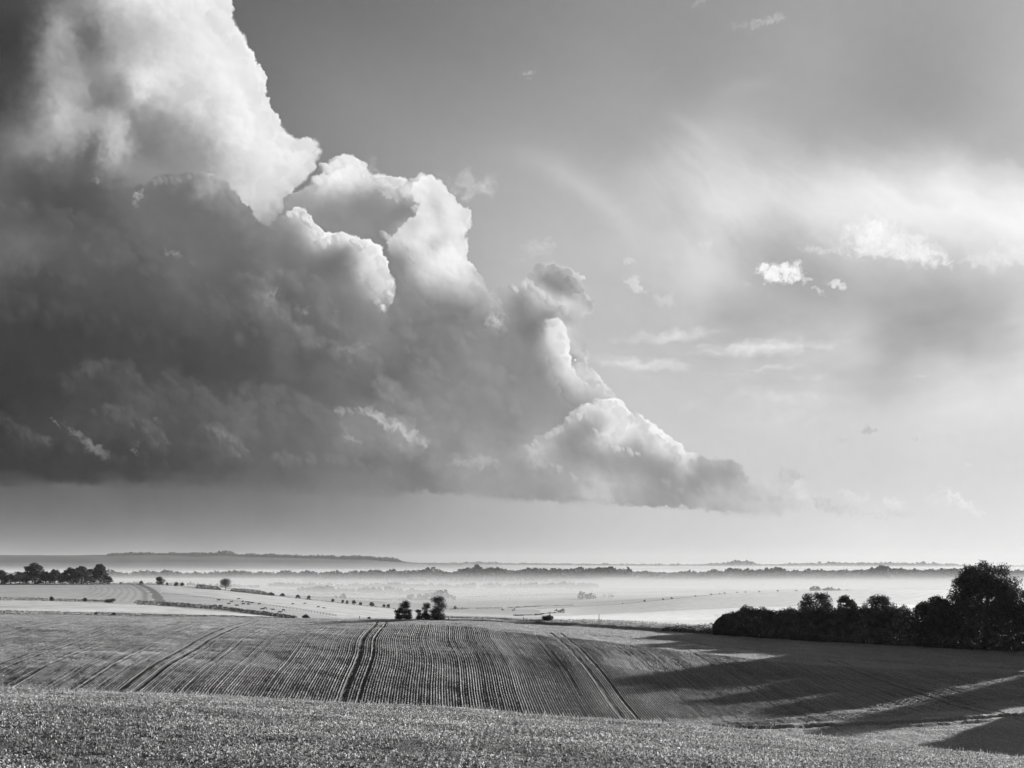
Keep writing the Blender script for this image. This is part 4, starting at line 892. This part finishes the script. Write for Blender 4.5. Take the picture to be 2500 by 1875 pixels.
o = big(32, 16.5, 15., 26000, .32); place(tag(o, 'dark tree at the right edge beside the tall round-crowned one', 'tree'), at(2262, 232))
o = big(33, 11.5, 12., 20000, .32); place(tag(o, 'low dark tree leaning over the thicket left of the tall round-crowned one', 'tree'), at(2020, 233))
# the line goes on beyond the right edge of the picture; its shade falls across the field
for k, (x, y, h, w) in enumerate([(119, 224, 18, 13), (131, 216, 20, 14), (143, 226, 20, 15), (109, 212, 15, 11), (104, 170, 14, 11), (113, 174, 15, 12), (117, 234, 19, 13), (128, 206, 15, 12), (133, 192, 17, 14), (146, 200, 19, 15), (136, 176, 16, 13), (150, 170, 18, 15), (141, 160, 15, 13), (155, 150, 18, 14), (148, 137, 14, 13), (160, 118, 15, 13)]):
    o = big(40+k, h, w, 4200, .7); place(tag(o, None, 'tree', 'trees of the field edge beyond the right of the view'), (x, y, float(TZ(x, y)))); o['label'] = 'tall tree of the field edge standing outside the view to the right'

# ---- wind-shaped thorn trees on the middle skyline
for vx, tp, w, h, sd, lean, lab in [(861, 1, 2.1, 3.2, 51, .3, 'low leaning thorn tree, leftmost of the skyline clump'),
                                (881, 1, 2.7, 4.4, 52, -.7, 'thorn tree with a left-swept top, second in the skyline clump'),
                                (906, 1, 1.8, 2.5, 53, .1, 'shortest thorn bush of the skyline clump, in its middle'),
                                (920, 1, 2.2, 4.0, 54, .3, 'narrow upright thorn tree touching the tallest one'),
                                (944, 1, 4.0, 5.5, 55, .5, 'tallest and widest thorn tree, rightmost of the skyline clump')]:
    r = np.random.RandomState(sd); L = []
    for _ in range(15):
        zz = r.rand(); L.append(((r.rand()-.5)*w*.62*(.8+.3*zz), (r.rand()-.5)*w*.6, h*(.03+.83*zz), w*.28*(.75+.5*r.rand()), w*.26, h*.13))
    L += [(dx*w*.22, dy*w*.2, h*.15, w*.24, w*.24, h*.16) for dx in (-1, .1, 1) for dy in (-.6, .6)]
    o = tree('thorn_tree', h, w, sd, int(1700*w*h/3), .15, .05, lobes=L, lean=(lean, 0), shell=.05, tone=.75, base=.0)
    # ragged twigs blown out of the crown
    place(tag(o, lab, 'thorn tree', 'wind-shaped thorn trees on the skyline'), at(vx, 240))
o = bush('bush', .62, 1.25, 61, 300, .12, .6); place(tag(o, 'tiny round dark bush alone on the field skyline, left of the thorn trees', 'bush'), at(797, 239))
o = bush('bush', 2.3, 3.5, 62, 3000, .15, .7); p = at(1180, 243); place(tag(o, 'round dark bush on the grass bank right of the thorn trees', 'bush'), (p[0], p[1], p[2]+.35))

# ---- posts
def post(vx, y, h, lab, w=.11):
    V, F = tube([(0, 0, -.3), (0, 0, h*.5), (0.01, 0, h-.03), (0, 0, h)], [w*.55, w*.53, w*.5, w*.38], 8)
    cap = np.array([list(range(24, 32))]); o = mesh('fence_post', V, [F, cap], M_POST); place(tag(o, lab, 'fence post', 'fence posts along the field edge'), at(vx, y))
for a in [(777, 241, .65, 'short thin post on the skyline left of the tiny bush'), (969, 240, .8, 'short post just right of the tallest thorn tree'), (1042, 239, .55, 'low post between thorn trees and round bush'),
          (1131, 255, .9, 'low stub post left of the round bush on the bank'), (1188, 259, 2.3, 'post poking up behind the round bush'), (1230, 250, .9, 'small post in rough grass right of the round bush'), (1294, 262, 2.0, 'tall lone dark post on the bank against pale fields'), (1343, 250, .9, 'low stub post in grass between tall post and hedge')]:
    post(*a, w=.16)

# ---- rough grass bank between the field and the valley
def grass_bank():
    r = np.random.RandomState(7); n = 60000; vx = 940+605*r.rand(n)**.8; t = r.randn(n); wd = np.interp(vx, [940, 1150, 1300, 1545], [.9, 3.0, 5.5, 3.0])
    y = np.clip(239.4+np.abs(t)*wd*3.2, 0, 276); x = (vx-HX)/FPX*y; z = TZ(x, y)+.5*(y < 247)
    hh = (.25+.5*r.rand(n)**2)*np.interp(vx, [940, 1150, 1400, 1545], [.5, .9, 1., 1.6])*(1+.5*vfbm(x/2.5, y/2.5, 81, 2))
    tone = (.4+1.1*r.rand(n))*(1+.5*vfbm(x/3, y/2, 82, 2)); hh = np.clip(hh, .05, 2)
    V, F, T = leaf_mesh(np.stack([x, y, z-.03], -1), hh, .09+0*hh, r.rand(n)*6.283, np.radians(35+50*r.rand(n)), tone, .25)
    o = mesh('rough_grass', V, F, M_GRASS, attrs={'tone': T}); tag(o, kind='stuff', label='tussocky rough grass bank along the far edge of the drilled field', cat='grass')
grass_bank()
# bramble and hedge stumps closing the field edge towards the dark hedge
hedge('bramble', [at(v, 240) for v in (1430, 1480, 1545)], [1.0, 1.8, 3.0], 2.6, 2600, .22, 83, 'low dark bramble in front of the hedge end by the grass bank', cat='bramble', tone=.9)
# left: clipped dark hedge on the skyline of the drilled field
hedge('hedge', [at(v, 241) for v in (-330, -100, 0, 200, 420, 640)], [1.1, 1.0, .95, .8, .5, .15], .9, 16000, .15, 84, 'thin black clipped hedge along the top edge of the drilled field, left', tone=.5)
hedge('hedge', [at(v, y) for v, y in ((-300, 540), (-100, 520), (0, 512), (143, 520), (225, 540))], [2.2, 2.0, 1.8, 1.5, .9], 2., 3600, .42, 85, 'dark trimmed hedge crossing the left hillside under the woodland, left end', tone=1.2)
hedge('hedge', [at(v, y) for v, y in ((292, 500), (350, 492), (430, 470), (500, 455), (570, 430), (640, 405))], [2.2, 2.1, 2.0, 1.9, 1.9, 1.2], 2.2, 6500, .42, 86, 'dark ragged hedge slanting down the left hillside to the drilled field', tone=1.2)
for vx, y, h, w, sd, lab in [(237, 500, 2.6, 7., 63, 'wide dark bush between the two hillside hedges'), (112, 512, 3.0, 2.4, 64, 'small bush standing up out of the left hillside hedge'), (183, 520, 2.2, 2.6, 65, 'small round bush right of the hillside hedge end'),
                             (661, 400, 2.1, 3.6, 66, 'round dark bush ending the slanting hedge at the drilled field'), (207, 262, .9, 1.0, 67, 'small dark bush on the black clipped hedge, farther left'), (246, 262, .8, 1.3, 68, 'small dark bush on the black clipped hedge, nearer the middle')]:
    o = bush('bush', h, w, sd, int(260+120*w), .36 if y > 300 else .16, 1.); place(tag(o, lab, 'bush'), at(vx, y))

# ---- woodland on the left horizon: every tree a thing
WOOD = [(-150, 14, 15), (-95, 12, 14), (-45, 14, 15), (3, 13.5, 11), (22, 9.5, 10), (42, 13, 8), (57, 10, 10), (76, 20.5, 17), (98, 12, 12), (118, 15.5, 9), (136, 11, 10), (153, 16, 13), (176, 17.5, 16), (196, 16, 13), (216, 20, 13), (233, 8, 8)]
ordn = ['farthest left', 'second from the left', 'third from the left', 'fourth from the left', 'fifth', 'sixth', 'seventh', 'eighth', 'ninth', 'tenth', 'eleventh', 'twelfth', 'thirteenth', 'fourteenth']
look = {7: 'tallest domed tree of the left wood, with a broad round top', 14: 'tall ragged tree near the right end of the left wood', 15: 'low bush-like tree ending the left wood on its right', 9: 'pointed tree right after the tallest dome in the left wood', 12: 'wide flat-topped tree between low dome and ragged tree in the left wood', 5: 'slim tree just left of the tallest dome in the left wood', 11: 'rounded tree in the middle right of the left wood', 3: 'dark tree of the left wood at the very edge of the picture', 13: 'dense tree close against the tall ragged one in the left wood', 4: 'low tree right of the edge tree in the left wood', 6: 'low tree tucked against the tallest dome of the left wood', 8: 'low tree between tallest dome and pointed tree in the left wood', 10: 'low tree between pointed and rounded trees in the left wood'}
protos = [tree('tree', 14, 13, 200+k, 3600, .8, .10, lobes=dome(14, 13, np.random.RandomState(200+k), .02, 34), shell=.3, tone=.9, base=.6) for k in range(4)]
used = set()
for k, (vx, h, w) in enumerate(WOOD):
    q = [0, 2, 1, 3][k % 4]
    o = protos[q] if q not in used else copy_tree(protos[q]); used.add(q)
    p = at(vx, 1088+14*((k*7) % 4)); o.location = p; o.rotation_euler = (0, 0, k*1.7); o.scale = (w/13*1.5, w/13*1.5, h/14*1.08)
    tag(o, look.get(k, 'tree of the left wood standing outside the left of the view'), 'tree', 'trees of the wood on the left horizon')
hedge('undergrowth', [at(v, 1078) for v in (-250, 0, 120, 236)], [10, 10.5, 11, 6], 10, 9000, 1.0, 88, 'dark undergrowth filling the foot of the left wood', cat='undergrowth', tone=.9)

# ---- hedgerow bushes and trees down the left hill's skyline
HB = [(261, 1257, 2.4, 3.5, 'small bushy tree on the skyline just right of the left wood'), (305, 1261, 4, 5, 'small round bush on the skyline above the farm track'), (345, 1265, 8., 10.5, 'round dark tree on the skyline right of the farm track'),
      (361, 1267, 3.6, 3., 'tiny bush touching the skyline right of the round dark tree'), (381, 1269, 4.6, 5.5, 'left one of two joined bushes on the hill skyline'), (394, 1269, 5, 5.5, 'right one of two joined bushes on the hill skyline'),
      (487, 1277, 11.5, 15, 'broad umbrella-shaped tree standing out of the hill hedge'),
      (587, 1288, 4, 7, 'first round bush right of the hill hedge end'), (610, 1290, 4.2, 6, 'second round bush right of the hill hedge end'), (644, 1294, 4.6, 6, 'third round bush going down the hill skyline'), (667, 1296, 5, 5, 'fourth round bush going down the hill skyline'),
      (719, 1302, 4.4, 4.2, 'upright bush, fifth down the hill skyline'), (740, 1304, 4.6, 3.6, 'narrow upright bush, sixth down the hill skyline'), (750, 1305, 4.2, 3.6, 'narrow bush close beside the sixth on the hill skyline'), (765, 1306, 5.6, 5.4, 'rounded larger bush, eighth down the hill skyline'),
      (779, 1308, 3.8, 4.4, 'small bush, ninth down the hill skyline'), (803, 1311, 5.2, 7.0, 'wide bush, tenth down the hill skyline'), (829, 1314, 4.4, 4.0, 'left of the last two bushes before the thorn trees'), (839, 1315, 5.0, 4.6, 'right of the last two bushes before the thorn trees')]
pb = [tree('tree', 5, 5.5, 230+k, 1100, .5, .10, lobes=dome(5, 5.5, np.random.RandomState(230+k), .0, 18), shell=.2, tone=1.1, base=.1) for k in range(3)]; used = set()
for k, (vx, vy, h, w, lab) in enumerate(HB):
    if w > 9: o = tree('tree', h, w, 260+k, 2600, .6, .28 if w > 12 else .12, 16, ratio=.4, shell=.35, tone=1.)
    else:
        q = k % 3; o = pb[q] if q not in used else copy_tree(pb[q]); used.add(q); o.scale = (w/5.5, w/5.5, h/5)
    o.location = at(vx, 1095); o.rotation_euler = (0, 0, k*1.3); tag(o, lab, 'tree', 'trees and bushes along the hill skyline' if w < 9 else None)
hedge('hedge', [at(v, 1094) for v in (424, 455, 476)], [4.6, 4.2, 3.6], 4, 1500, .7, 89, 'dark hedge on the hill skyline left of the umbrella-shaped tree', tone=1.1)
hedge('hedge', [at(v, 1094) for v in (498, 530, 566, 582)], [3.6, 4.6, 4.8, 2.6], 4, 2200, .7, 90, 'dark hedge on the hill skyline right of the umbrella-shaped tree', tone=1.1)
hedge('hedge', [at(v, 1098) for v in (240, 345, 450, 580, 700, 842, 950)], [.9, 1., 1.1, 1.0, .9, .9, .7], 1.4, 3600, .5, 91, 'thin low hedge line tracing the skyline of the left hill', tone=.9)

# ---- field fence across the left hill
def fence(pts, lab, n, h=1.25):
    root = empty('fence', pts[0]); o = np.array(pts[0]); P = np.array(pts)[:, :2]; s = np.linspace(0, len(P)-1, n); x = np.interp(s, range(len(P)), P[:, 0]); y = np.interp(s, range(len(P)), P[:, 1]); z = TZ(x, y)
    for k in range(n):
        b = np.array([x[k], y[k], z[k]])-o; V, F = tube([b+[0, 0, -.2], b+[0, 0, h*.6], b+[0, 0, h]], [.13, .12, .10], 6); mesh('post', V, F, M_POST, root)
    pr = []
    for f in (.45, .92):
        pr.append(tube([np.array([x[k], y[k], z[k]+h*f])-o for k in range(n)], [.07]*n, 4))
    V, F = join(pr); mesh('rail', V, F, M_POST, root); tag(root, lab, 'fence')
fence([hit(v, w, 420, 1090) for v, w in ((350, 1283), (420, 1290), (500, 1299), (566, 1307), (650, 1319), (726, 1332))], 'thin dark field fence slanting down the left hill past the cattle', 60)

# ---- cattle
def cow(seed):
    """standing or grazing cow: one skinned body with head, legs, tail; horns are left off as in the distance"""
    r = np.random.RandomState(seed); gz = seed % 2 == 0
    v = [(0, 0, 1.15), (.45, 0, 1.18), (.85, 0, 1.2), (-.5, 0, 1.18), (-.9, 0, 1.2), (1.15, 0, 1.2), (1.45, 0, .75 if gz else 1.38), (1.62, 0, .38 if gz else 1.5), (1.86, 0, .14 if gz else 1.36)]
    e = [(0, 1), (1, 2), (0, 3), (3, 4), (2, 5), (5, 6), (6, 7), (7, 8)]; R = [.40, .38, .33, .38, .30, .22, .16, .15, .08]
    for sx, base, kn in ((.78, 2, 1), (-.85, 4, -1)):
        for sy in (-.22, .22):
            i = len(v); v += [(sx, sy, .85), (sx+.05*kn, sy, .48), (sx-.02*kn+(r.rand()-.5)*.14, sy, .10), (sx+.04+(r.rand()-.5)*.02, sy, .02)]; R += [.17, .085, .06, .07]
            e += [(base, i), (i, i+1), (i+1, i+2), (i+2, i+3)]
    i = len(v); v += [(-1.16, 0, 1.15), (-1.2, 0, .6)]; R += [.05, .035]; e += [(4, i), (i, i+1)]
    i = len(v); v += [(v[7][0]-.05, .2, v[7][2]+.12), (v[7][0]-.05, -.2, v[7][2]+.12)]; R += [.04, .04]; e += [(7, i), (7, i+1)]
    me = bpy.data.meshes.new('cow'); me.from_pydata(v, e, []); o = bpy.data.objects.new('cow', me); COL.objects.link(o)
    md = o.modifiers.new('skin', 'SKIN'); md.use_smooth_shade = True
    for k, sv in enumerate(me.skin_vertices[0].data): sv.radius = (R[k], R[k]); sv.use_root = (k == 0)
    o.modifiers.new('sub', 'SUBSURF').levels = 1; o.modifiers['sub'].render_levels = 1
    dg = bpy.context.evaluated_depsgraph_get(); m2 = bpy.data.meshes.new_from_object(o.evaluated_get(dg)); o.modifiers.clear(); o.data = m2; m2.materials.clear(); m2.materials.append(M_HIDE)
    return o
COWS = [(472, 1298), (516, 1295), (494, 1306), (525, 1300.5), (534, 1302), (539, 1302.6), (545, 1303.6), (561, 1305.6), (500, 1301.5), (526, 1306), (512, 1310), (536, 1307), (476, 1311), (465, 1310.5), (566, 1318), (573, 1316), (590, 1319), (612, 1320), (604, 1325), (633, 1306), (658, 1305), (688, 1312), (700, 1315)]
cp = [cow(1), cow(2)]; nearby = {0: 'lone black cow highest on the left of the hill pasture', 1: 'black cow uphill of the herd, nearest the umbrella-shaped tree', 19: 'lone black cow in the open upper pasture, left of two', 20: 'lone black cow in the open upper pasture, right of two', 21: 'black cow low on the open slope, left of the last pair', 22: 'black cow farthest right on the hill pasture', 18: 'black cow lowest of the herd, just above the slanting hedge'}
for k, (vx, vy) in enumerate(COWS):
    o = cp[k] if k < 2 else copy_tree(cp[k % 2]); o.location = hit(vx, vy+.6, 400, 1090); o.rotation_euler = (0, 0, [0, 3.1, .3, 2.8, 3.4, -.4][k % 6]); o.scale = (.85, .85, .85)
    tag(o, nearby.get(k, 'small black cow in the scattered herd by the hill fence'), 'cow', 'black cattle grazing the left hill')
bpy.context.view_layer.update()

# ---- valley: copses, hedgerow dots and far woods
def canopy(name, pts, hts, depth, dens, size, seed, label, mat=None):
    """far wood read as one mass: many clumped crowns standing in a band"""
    r = np.random.RandomState(seed); P = np.array([p[:2] for p in pts], float); sg = np.hypot(*np.diff(P, axis=0).T); cu = np.concatenate([[0], np.cumsum(sg)])
    n = int(cu[-1]*depth*dens); s = r.rand(n)*cu[-1]; x = np.interp(s, cu, P[:, 0]); y = np.interp(s, cu, P[:, 1])+(r.rand(n)-.5)*depth
    H = np.interp(s, cu, hts)*(.62+.5*r.rand(n)**1.2)*(.85+.35*vfbm(s/90, y/200, seed, 3)); W = H*(.32+.22*r.rand(n)); k = 26
    i = np.repeat(np.arange(n), k); d = r.randn(n*k, 3); d /= np.linalg.norm(d, axis=1)[:, None]; d *= (.55+.5*r.rand(n*k))[:, None]
    z0 = TZ(x, y); C = np.stack([x[i]+d[:, 0]*W[i], y[i]+d[:, 1]*W[i], z0[i]+H[i]*.52+d[:, 2]*H[i]*.5], -1)
    V, F = leaf_cards(C, size*H[i]/16, r); o = mesh(name, V, F, mat or M_FOLFAR, attrs={'tone': np.repeat(.7+.6*r.rand(n*k), 4)})
    return tag(o, kind='stuff', label=label, cat='wood')
for a in [('copse', [at(v, 1500) for v in (1188, 1200, 1228)], [9, 10, 7], 20, .012, 5, 301, 'misty dark copse in the valley behind the round bush'),
          ('copse', [at(v, 2300) for v in (1244, 1262, 1290)], [12, 16, 12], 40, .006, 6, 302, 'pale misty copse in the valley bottom, centre'),
          ('copse', [at(v, 2350) for v in (1296, 1330)], [8, 7], 24, .006, 5, 303, 'small faint copse right of the pale valley copse'),
          ('copse', [at(v, 2500) for v in (1748, 1775, 1812, 1838)], [22, 13, 12, 9], 40, .006, 7, 304, 'misty copse in the valley above the dark hedge trees'),
          ('copse', [at(v, 2500) for v in (1840, 1905)], [7, 6], 20, .006, 5, 305, 'thin faint tree row right of the misty copse'),
          ('copse', [at(v, 1700) for v in (975, 985, 1000)], [7, 6, 4], 14, .012, 5, 306, 'low misty copse behind the thorn trees, right side'),
          ('copse', [at(v, 1600) for v in (1085, 1118)], [5, 6], 14, .012, 5, 308, 'low misty copse just left of the round bush'),
          ('copse', [at(v, 2400) for v in (715, 733, 745, 752)], [9, 7, 14, 10], 24, .008, 6, 309, 'pale copse in the mist above the hill skyline bushes'),
          ('copse', [at(v, 2500) for v in (880, 915, 950, 985)], [14, 17, 17, 8], 90, .004, 7, 310, 'misty copse above and right of the thorn trees'),
          ('wood', [at(v, 3000) for v in (650, 760, 860, 950)], [15, 16, 16, 12], 110, .004, 7, 311, 'pale wood in the mist beyond the left hill'),
          ('wood', [at(v, 3600) for v in (590, 700, 820, 1000, 1150, 1290)], [13, 12, 18, 16, 20, 17], 160, .0032, 7, 312, 'faint wood low in the mist below the dark tree belt'),
          ('wood', [at(v, 3300) for v in (230, 300, 390, 480, 560)], [11, 10, 12, 9, 9], 120, .003, 7, 313, 'faint low tree line in the mist behind the left hill'),
          ('wood', [at(v, 4980) for v in (-260, 0, 150, 240, 330, 420, 520, 600, 680)], [26, 27, 27, 27, 30, 26, 27, 30, 24], 220, .0034, 8, 314, 'misty belt of rounded trees above the left hill skyline'),
          ('wood', [at(v, 4900) for v in (690, 730, 800, 860, 925, 960, 1040, 1130, 1240, 1290, 1360, 1366)], [24, 30, 30, 31, 36, 28, 36, 33, 33, 36, 34, 10], 260, .0036, 8, 315, 'dark wooded belt across the centre of the valley'),
          ('wood', [at(v, 5150) for v in (1370, 1500, 1560, 1680, 1800, 1900, 2000, 2140, 2300, 2500)], [25, 26, 33, 36, 33, 40, 36, 33, 33, 33], 300, .0034, 8, 316, 'dark wooded belt running to the big tree on the right'),
          ('wood', [at(v, 4620) for v in (700, 800, 900, 1040, 1130, 1240, 1300)], [18, 22, 20, 24, 22, 24, 14], 200, .0028, 7, 319, 'paler trees in front of the central wooded belt'),
          ('wood', [at(v, 4300) for v in (830, 900, 990, 1100, 1180, 1240)], [12, 17, 15, 20, 17, 9], 160, .0022, 7, 320, 'faint mist-drowned trees below the central wooded belt'),
          ('wood', [at(v, 4750) for v in (1380, 1500, 1700, 1850, 2000, 2200)], [16, 20, 22, 20, 24, 20], 240, .0028, 7, 321, 'paler lower trees of the right-hand wooded belt'),
          ('wood', [at(v, 9500) for v in (240, 320, 400, 470, 488, 505, 600, 720, 860, 868, 1000)], [20, 22, 22, 24, 55, 22, 26, 26, 30, 8, 8], 200, .0022, 9, 317, 'thin line of trees along the far ridge on the left'),
          ('wood', [at(v, 14400) for v in (900, 1050, 1100, 1300, 1500, 1620, 1640, 1800, 2000, 2100, 2300, 2500)], [14, 40, 22, 30, 26, 70, 20, 50, 50, 26, 26, 26], 300, .0009, 10, 318, 'very faint tree line on the farthest ridge')]:
    canopy(*a)
for k, (va, ya, vb_, yb, h) in enumerate([(640, 2700, 980, 2900, 4), (960, 1700, 1240, 1900, 2.4), (1000, 2600, 1330, 2750, 4), (1290, 2900, 1720, 3100, 4), (1560, 2450, 1990, 2600, 3), (980, 3300, 1500, 3400, 5), (560, 2300, 880, 2350, 3.2), (1500, 3600, 2000, 3500, 5), (1110, 1250, 1200, 1500, 1.8), (260, 2600, 560, 2500, 4)]):
    hedge('hedge', [at(v, y) for v, y in zip(np.linspace(va, vb_, 5), np.linspace(ya, yb, 5)+np.array([0, 25, -20, 30, 0]))], [h, h*.8, h*1.2, h*.7, h], h, 1300, h*.42, 400+k, ['pale misty hedge line beyond the hill skyline bushes', 'thin hedge at the near valley edge behind the grass bank', 'faint hedge across the valley floor in the centre', 'faint hedge across the mist right of the centre', 'thin hedge above the striped right valley field', 'very faint far hedge under the dark tree belt, centre', 'misty hedge low behind the left hill near the thorn trees', 'very faint far hedge under the dark tree belt, right', 'short thin hedge right behind the grass bank bush', 'pale hedge in the mist behind the umbrella-shaped tree'][k], group='distant hedges in the misty valley', mat=M_FOLFAR, gap=30.)
dots = [(1345, 2.5), (1392, 4.5), (1432, 4), (1451, 4.8), (1502, 3.6), (1536, 4.5), (1554, 3.4), (1565, 4.2), (1592, 3.8), (1610, 3.8), (1640, 4), (1680, 4.4), (1720, 4)]
pd = None
for k, (vx, h) in enumerate(dots):
    if pd is None: pd = bush('bush', 4, 6, 270, 300, .8, 1.0); o = pd
    else: o = pd.copy(); COL.objects.link(o)
    yy = hit(vx, float(np.interp(vx, [1330, 1620, 1760], [1306, 1277, 1271])), 1000, 2400)
    o.location = yy; o.scale = (h/5, h/5, h/5); tag(o, 'tiny distant bush on the sloping hedge line of the right valley', 'bush', 'distant bushes along the right valley hedge line')

# =====================================================================================
# air: even haze over everything, mist lying in the valleys
# =====================================================================================
def air(name, x0, x1, y0, y1, z0, z1, dens, g, lab, col=.36):
    V = [(x, y, z) for x in (x0, x1) for y in (y0, y1) for z in (z0, z1)]
    F = [(0, 1, 3, 2), (4, 6, 7, 5), (0, 4, 5, 1), (2, 3, 7, 6), (0, 2, 6, 4), (1, 5, 7, 3)]
    m = bpy.data.materials.new(name); m.use_nodes = True; nt = m.node_tree; nt.nodes.remove(nt.nodes['Principled BSDF'])
    pv = nt.nodes.new('ShaderNodeVolumePrincipled'); pv.inputs['Color'].default_value = (col, col, col, 1); pv.inputs['Density'].default_value = dens; pv.inputs['Anisotropy'].default_value = g
    nt.links.new(pv.outputs[0], nt.nodes['Material Output'].inputs['Volume'])
    o = mesh(name, V, np.array(F), m); tag(o, lab, None, None, 'stuff'); return o
air('haze', -17600, 17600, -17600, 17600, -420, 130, 2.5e-5, .15, 'thin haze over the whole downland')
ML = [(1300+60*k, 13500, -19-3.5*k, 0.75e-5*1.34**k) for k in range(15)]
ML += [(5900+30*k, 9900-40*k, 6-7.*k, 2.0e-5*1.12**k) for k in range(9)]
for k, (y0, y1, z, d) in enumerate(ML):
    air('mist', -15000+k, 15000-k, y0+3*k, y1-3*k, -400+k, z, d, .1, 'pale mist lying in the valleys')
